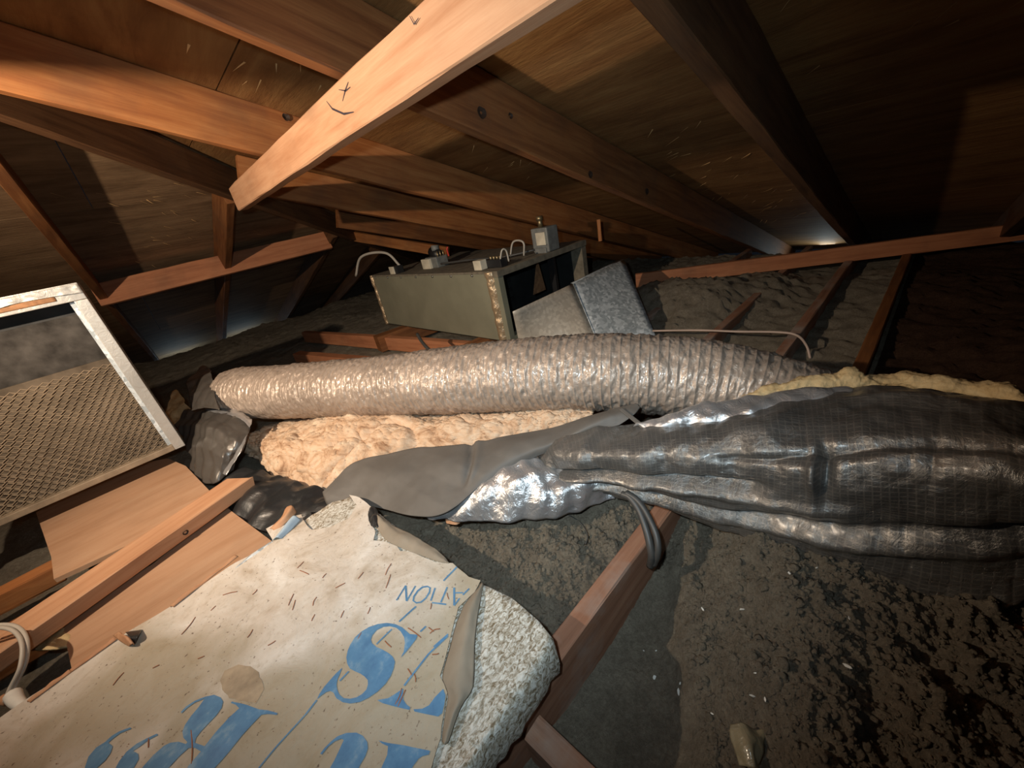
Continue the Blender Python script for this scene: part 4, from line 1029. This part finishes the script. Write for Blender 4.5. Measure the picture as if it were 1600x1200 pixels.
# --- the print: letters traced on the sheet
def glyph(name, px, step=.007):
    poly_ = [XY(*p) for p in px]
    me = sheet_mesh(name, poly_, step, lambda x, y: zp(x, y) + .0021)
    return put(name, me, M['blue_ink'], fp)
def z1(l): return [(480 + x / 5.714, 950 + y / 5.714) for x, y in l]
def z2(l): return [(120 + x / 5, 1050 + y / 5) for x, y in l]
def z3(l): return [(440 + x / 5, 1080 + y / 5) for x, y in l]
def z4(l): return [(600 + x / 8, 870 + y / 8) for x, y in l]
S_ = [(850, 475), (878, 420), (888, 340), (880, 290), (850, 240), (810, 205), (750, 188), (690, 190), (630, 215), (590, 260), (578, 300), (590, 335), (630, 370), (690, 400), (740, 430), (780, 465), (800, 510), (790, 570), (765, 640), (720, 710), (650, 780), (570, 835), (490, 870), (400, 878), (330, 862), (270, 820), (245, 770), (215, 755), (180, 765), (130, 800), (95, 830), (120, 780), (160, 720), (210, 660), (270, 590), (320, 545), (300, 600), (280, 650), (272, 700), (280, 750), (300, 790), (340, 825), (400, 835), (460, 825), (510, 800), (550, 760), (563, 715), (560, 675), (530, 640), (490, 610), (440, 585), (390, 555), (365, 510), (355, 450), (365, 390), (390, 330), (430, 270), (490, 220), (560, 180), (640, 158), (720, 155), (800, 170), (860, 200), (905, 240), (930, 262), (1000, 268), (985, 310), (940, 370), (900, 420)]
glyph('printed_letter', z1(S_))
glyph('printed_letter', z1([(645, 855), (740, 835), (800, 795), (870, 745), (870, 840), (900, 885), (930, 905), (925, 930), (800, 905), (690, 880)]))
glyph('printed_letter', z1([(960, 925), (1040, 920), (1100, 890), (1150, 820), (1225, 745), (1245, 800), (1235, 880), (1215, 960), (1180, 990), (1080, 970), (970, 945)]))
glyph('printed_letter', z2([(820, 320), (860, 275), (930, 230), (1010, 200), (1080, 185), (1130, 205), (1150, 240), (1140, 290), (1100, 350), (1040, 410), (980, 470), (940, 520), (930, 560), (1010, 590), (1100, 480), (1200, 370), (1280, 295), (1250, 265), (1210, 250), (1220, 238), (1330, 265), (1430, 300), (1500, 310), (1580, 335), (1575, 350), (1500, 340), (1450, 345), (1400, 400), (1300, 510), (1200, 630), (1100, 740), (1050, 800), (1000, 870), (790, 870), (880, 740), (980, 630), (930, 600), (880, 600), (800, 670), (720, 750), (640, 850), (620, 870), (420, 870), (520, 740), (600, 650), (680, 580), (730, 555), (800, 550), (860, 570), (872, 555), (840, 520), (830, 470), (850, 420), (900, 350), (960, 280), (1005, 216), (930, 245), (870, 287), (827, 330)]))
glyph('printed_letter', z2([(230, 870), (290, 760), (330, 690), (390, 620), (470, 560), (550, 520), (630, 485), (640, 497), (560, 535), (490, 585), (440, 615), (480, 640), (485, 680), (450, 740), (360, 870)]))
glyph('printed_letter', z2([(30, 870), (60, 740), (90, 660), (150, 590), (220, 545), (270, 500), (330, 465), (420, 435), (430, 445), (340, 480), (280, 520), (245, 550), (280, 580), (265, 630), (220, 690), (160, 740), (90, 870)]))
glyph('printed_letter', z3([(315, 505), (350, 460), (400, 410), (450, 370), (520, 345), (600, 345), (650, 370), (685, 420), (690, 470), (670, 530), (630, 600), (590, 700), (350, 700), (430, 560), (470, 470), (500, 400), (480, 390), (430, 410), (380, 450), (330, 512)]))
glyph('printed_letter', z3([(770, 405), (850, 425), (960, 440), (1080, 465), (1170, 483), (1160, 512), (1110, 525), (1080, 545), (1040, 600), (990, 700), (760, 700), (810, 590), (840, 520), (845, 450), (800, 430)]))
def line(px, wd, name='printed_line', closed=False):
    P2 = [Vector(p) for p in px]; L_ = []; Rr = []; n = len(P2)
    for i in range(n):
        a = P2[(i - 1) % n] if closed else P2[max(i - 1, 0)]; b = P2[(i + 1) % n] if closed else P2[min(i + 1, n - 1)]
        d = (b - a).normalized(); nn = Vector((-d.y, d.x)) * wd / 2; L_.append(P2[i] + nn); Rr.append(P2[i] - nn)
    pts = [(*XY(*p),) for p in L_] + [(*XY(*p),) for p in Rr]
    V = [(x, y, zp(x, y) + .0021) for x, y in pts]; m = n if closed else n - 1
    return put(name, mesh(name, V, [(i, (i + 1) % n, n + (i + 1) % n, n + i) for i in range(m)]), M['blue_ink'], fp)
def seg_line(a, b, wd): line([(a[0] + (b[0] - a[0]) * k / 6, a[1] + (b[1] - a[1]) * k / 6) for k in range(7)], wd)
for pts, wd in (([(160, 555), (270, 360)], 2.0), ([(270, 360), (290, 570)], 3.0), ([(290, 570), (395, 370)], 2.0), ([(645, 405), (592, 570)], 2.4),
                ([(800, 405), (722, 600)], 2.4), ([(610, 598), (790, 628)], 2.4), ([(890, 420), (892, 650)], 3.0), ([(892, 650), (960, 560)], 2.0), ([(892, 488), (1000, 492)], 2.0), ([(1000, 520), (1080, 440)], 2.0),
                ([(915, 140), (750, 318)], 2.2), ([(410, 645), (205, 845)], 2.2), ([(540, 905), (470, 975)], 2.2), ([(820, 1010), (640, 1170)], 2.0)):
    q = z4(pts); seg_line(q[0], q[1], wd)
line(z4([(580, 400), (545, 382), (485, 390), (425, 440), (380, 510), (372, 565), (410, 595), (470, 583), (530, 530), (575, 455)]), 2.4, closed=True)
for pts, wd in (([(770, 215), (630, 345)], 2.0), ([(380, 580), (300, 665)], 2.2), ([(95, 835), (0, 960)], 2.2), ([(1268, 280), (1100, 440)], 2.4), ([(1100, 440), (880, 720)], 2.6)):
    q = z1(pts); seg_line(q[0], q[1], wd)
seg_line((480, 1118), (395, 1215), 2.0)

put('water_stain', sheet_mesh('water_stain', [XY(*q) for q in [(345, 1064), (352, 1050), (372, 1040), (392, 1042), (405, 1052), (414, 1078), (402, 1100), (380, 1098), (360, 1092), (348, 1080)]], .008, lambda x, y: zp(x, y) + .0016, jag=.001), M['stain'], fp)
# needles and crumbs on the paper
nd = [((493, 962), (488, 972)), ((538, 955), (533, 966)), ((505, 905), (511, 898)), ((560, 905), (568, 895)), ((602, 898), (611, 880)), ((603, 919), (610, 898)), ((470, 894), (484, 900)), ((466, 890), (476, 880)), ((350, 932), (372, 926)),
      ((284, 992), (306, 965)), ((388, 998), (396, 985)), ((458, 955), (463, 940)), ((178, 1072), (195, 1052)), ((301, 1195), (300, 1142)), ((232, 1168), (233, 1154)), ((640, 1050), (646, 1060)), ((650, 1058), (652, 1070)), ((620, 1105), (630, 1080)), ((624, 1108), (636, 1082)),
      ((640, 986), (660, 1001)), ((672, 985), (680, 992)), ((674, 995), (690, 988)), ((604, 1006), (614, 1016)), ((678, 1028), (688, 1026)), ((460, 930), (452, 948)), ((490, 948), (496, 935)), ((575, 960), (579, 950)), ((525, 920), (540, 912)), ((395, 930), (402, 922)), ((330, 955), (338, 948)),
      ((310, 1030), (320, 1026)), ((420, 1010), (432, 1003)), ((240, 1045), (250, 1040)), ((560, 1000), (566, 990)), ((700, 930), (703, 940)), ((675, 946), (674, 955))]
for a, b in nd:
    (x0, y0), (x1, y1) = XY(*a), XY(*b)
    mx, my = (x0 + x1) / 2 + rng.gauss(0, .001), (y0 + y1) / 2 + rng.gauss(0, .001)
    o = tube('pine_needle', [(x0, y0, zp(x0, y0) + .0016), (mx, my, zp(mx, my) + .0022), (x1, y1, zp(x1, y1) + .0016)], .0008, M['needle'], None, 5, 3)
    tag(o, 'tiny reddish pine needle lying on the printed paper', 'pine needle', 'pine needles on the printed paper')
V = []; Fc = []
r3 = random.Random(11)
for _ in range(150):
    px, py = r3.uniform(60, 720), r3.uniform(830, 1200)
    if not inside(pap_px, px, py): continue
    x, y = XY(px, py); s = r3.uniform(.0004, .0009); z = zp(x, y) + .0015; b = len(V)
    V += [(x - s, y, z), (x + s, y - s * .6, z), (x + s * .5, y + s, z), (x, y, z + s)]; Fc += [(b, b + 1, b + 3), (b + 1, b + 2, b + 3), (b + 2, b, b + 3)]
o = put('crumbs', mesh('crumbs', V, Fc), M['needle'])
tag(o, 'scattered dark crumbs over the printed kraft paper', 'debris', None, 'stuff')

# ------------------------------------------------------------------ cables, scraps
st = empty('hanging_strap', PZ(1010, 870, -.66), 'twin dark cables hanging from the foil jacket over the near joist', 'cable')
tube('cable_cord', [PZ(972, 772, -.585), PZ(985, 778, -.585), PZ(1000, 800, -.60), (PZ(1012, 835, -.625)), PZ(1018, 868, -.655), PZ(1016, 884, -.69)], .0075, M['dark_wire'], st, 10)
tube('cable_cord', [PZ(978, 770, -.580), PZ(996, 782, -.585), PZ(1012, 805, -.60), PZ(1025, 835, -.62), PZ(1028, 862, -.645), PZ(1021, 882, -.68)], .0065, M['dark_wire'], st, 10)
o = tube('pinkish_cable', [P(1020, 517, 1.75), P(1090, 516, 1.62), P(1150, 518, 1.52), P(1215, 519, 1.45), P(1245, 524, 1.42), P(1260, 540, 1.42), P(1266, 560, 1.42)], .0045, M['pink_wire'], None, 8)
tag(o, 'thin pinkish cable stretched behind the ribbed duct and drooping at its end', 'cable')
o = tube('grey_cable', [P(652, 522, 1.85), P(660, 535, 1.8), P(672, 548, 1.75), P(690, 562, 1.72)], .008, M['dark_wire'], None, 8)
tag(o, 'short grey cable hanging from the furnace bottom onto the red timbers', 'cable')
o = tube('thin_wire', [PZ(880, 800, -.66), PZ(905, 815, -.655), PZ(918, 835, -.66), PZ(915, 850, -.665)], .0013, M['dark_wire'], None, 5)
tag(o, 'thin dark wire poking out of the grey insulation below the foil', 'wire')
ps = crumple('plastic_scrap', [[PZ(*p) for p in c] for c in [[(1141, 1132, -.652), (1143, 1160, -.654), (1156, 1196, -.658)], [(1160, 1130, -.644), (1162, 1160, -.644), (1168, 1198, -.650)], [(1182, 1140, -.650), (1178, 1165, -.642), (1180, 1200, -.648)], [(1198, 1140, -.654), (1190, 1168, -.654), (1186, 1202, -.658)]]], 24, 24, .001, 30, M['scrap'], None, .001, 29, fac=(.0035, 34, 5), smooth=False)
tag(ps, 'crumpled yellowed plastic scrap on the insulation at the bottom edge', 'plastic scrap')
o = crumple('wood_chip', [[PZ(*p) for p in c] for c in [[(696, 812, -.645), (698, 818, -.645)], [(708, 808, -.640), (712, 820, -.642)], [(720, 812, -.645), (719, 817, -.645)]]], 10, 6, .0005, 30, M['pale_wood'], None, .003, 2)
tag(o, 'small orange wood chip under the foil fold', 'wood chip')
def hz(x, y): return float(height(np.array([[x]]), np.array([[y]]))[0, 0]) + ZO
for (px, py, s) in ((1022, 1058, .005), (1060, 1082, .005), (1062, 1068, .0025), (1098, 952, .0035), (1160, 953, .0035), (1175, 1088, .003), (1196, 1093, .003), (1325, 1042, .0045), (1233, 896, .003), (1276, 888, .003), (1326, 966, .003), (1112, 1115, .0025), (1277, 1158, .004), (1006, 1017, .002), (1025, 1017, .002), (1180, 1052, .002)):
    p = PZ(px, py, -.70)
    for _ in range(5):
        h = hz(p.x, p.y) - ZO; p = PZ(px, py, h + .002)
    V = [Vector((s * math.cos(k * 1.05) * rng.uniform(.6, 1.3), s * .5 * math.sin(k * 1.05) * rng.uniform(.6, 1.2), rng.uniform(0, .001))) for k in range(6)]
    V += [v_ + Vector((0, 0, .0012)) for v_ in V]
    me = mesh('white_fleck', V, [tuple(range(6))[::-1], tuple(range(6, 12))] + [(k, (k + 1) % 6, 6 + (k + 1) % 6, 6 + k) for k in range(6)])
    o = put('white_fleck', me, M['fleck'], None, Matrix.Translation(p) @ Matrix.Rotation(rng.uniform(0, 6), 4, 'Z') @ Matrix.Rotation(.3, 4, 'X'))
    tag(o, 'tiny white fleck on the grey insulation at the lower right', 'fleck', 'white flecks on the insulation')
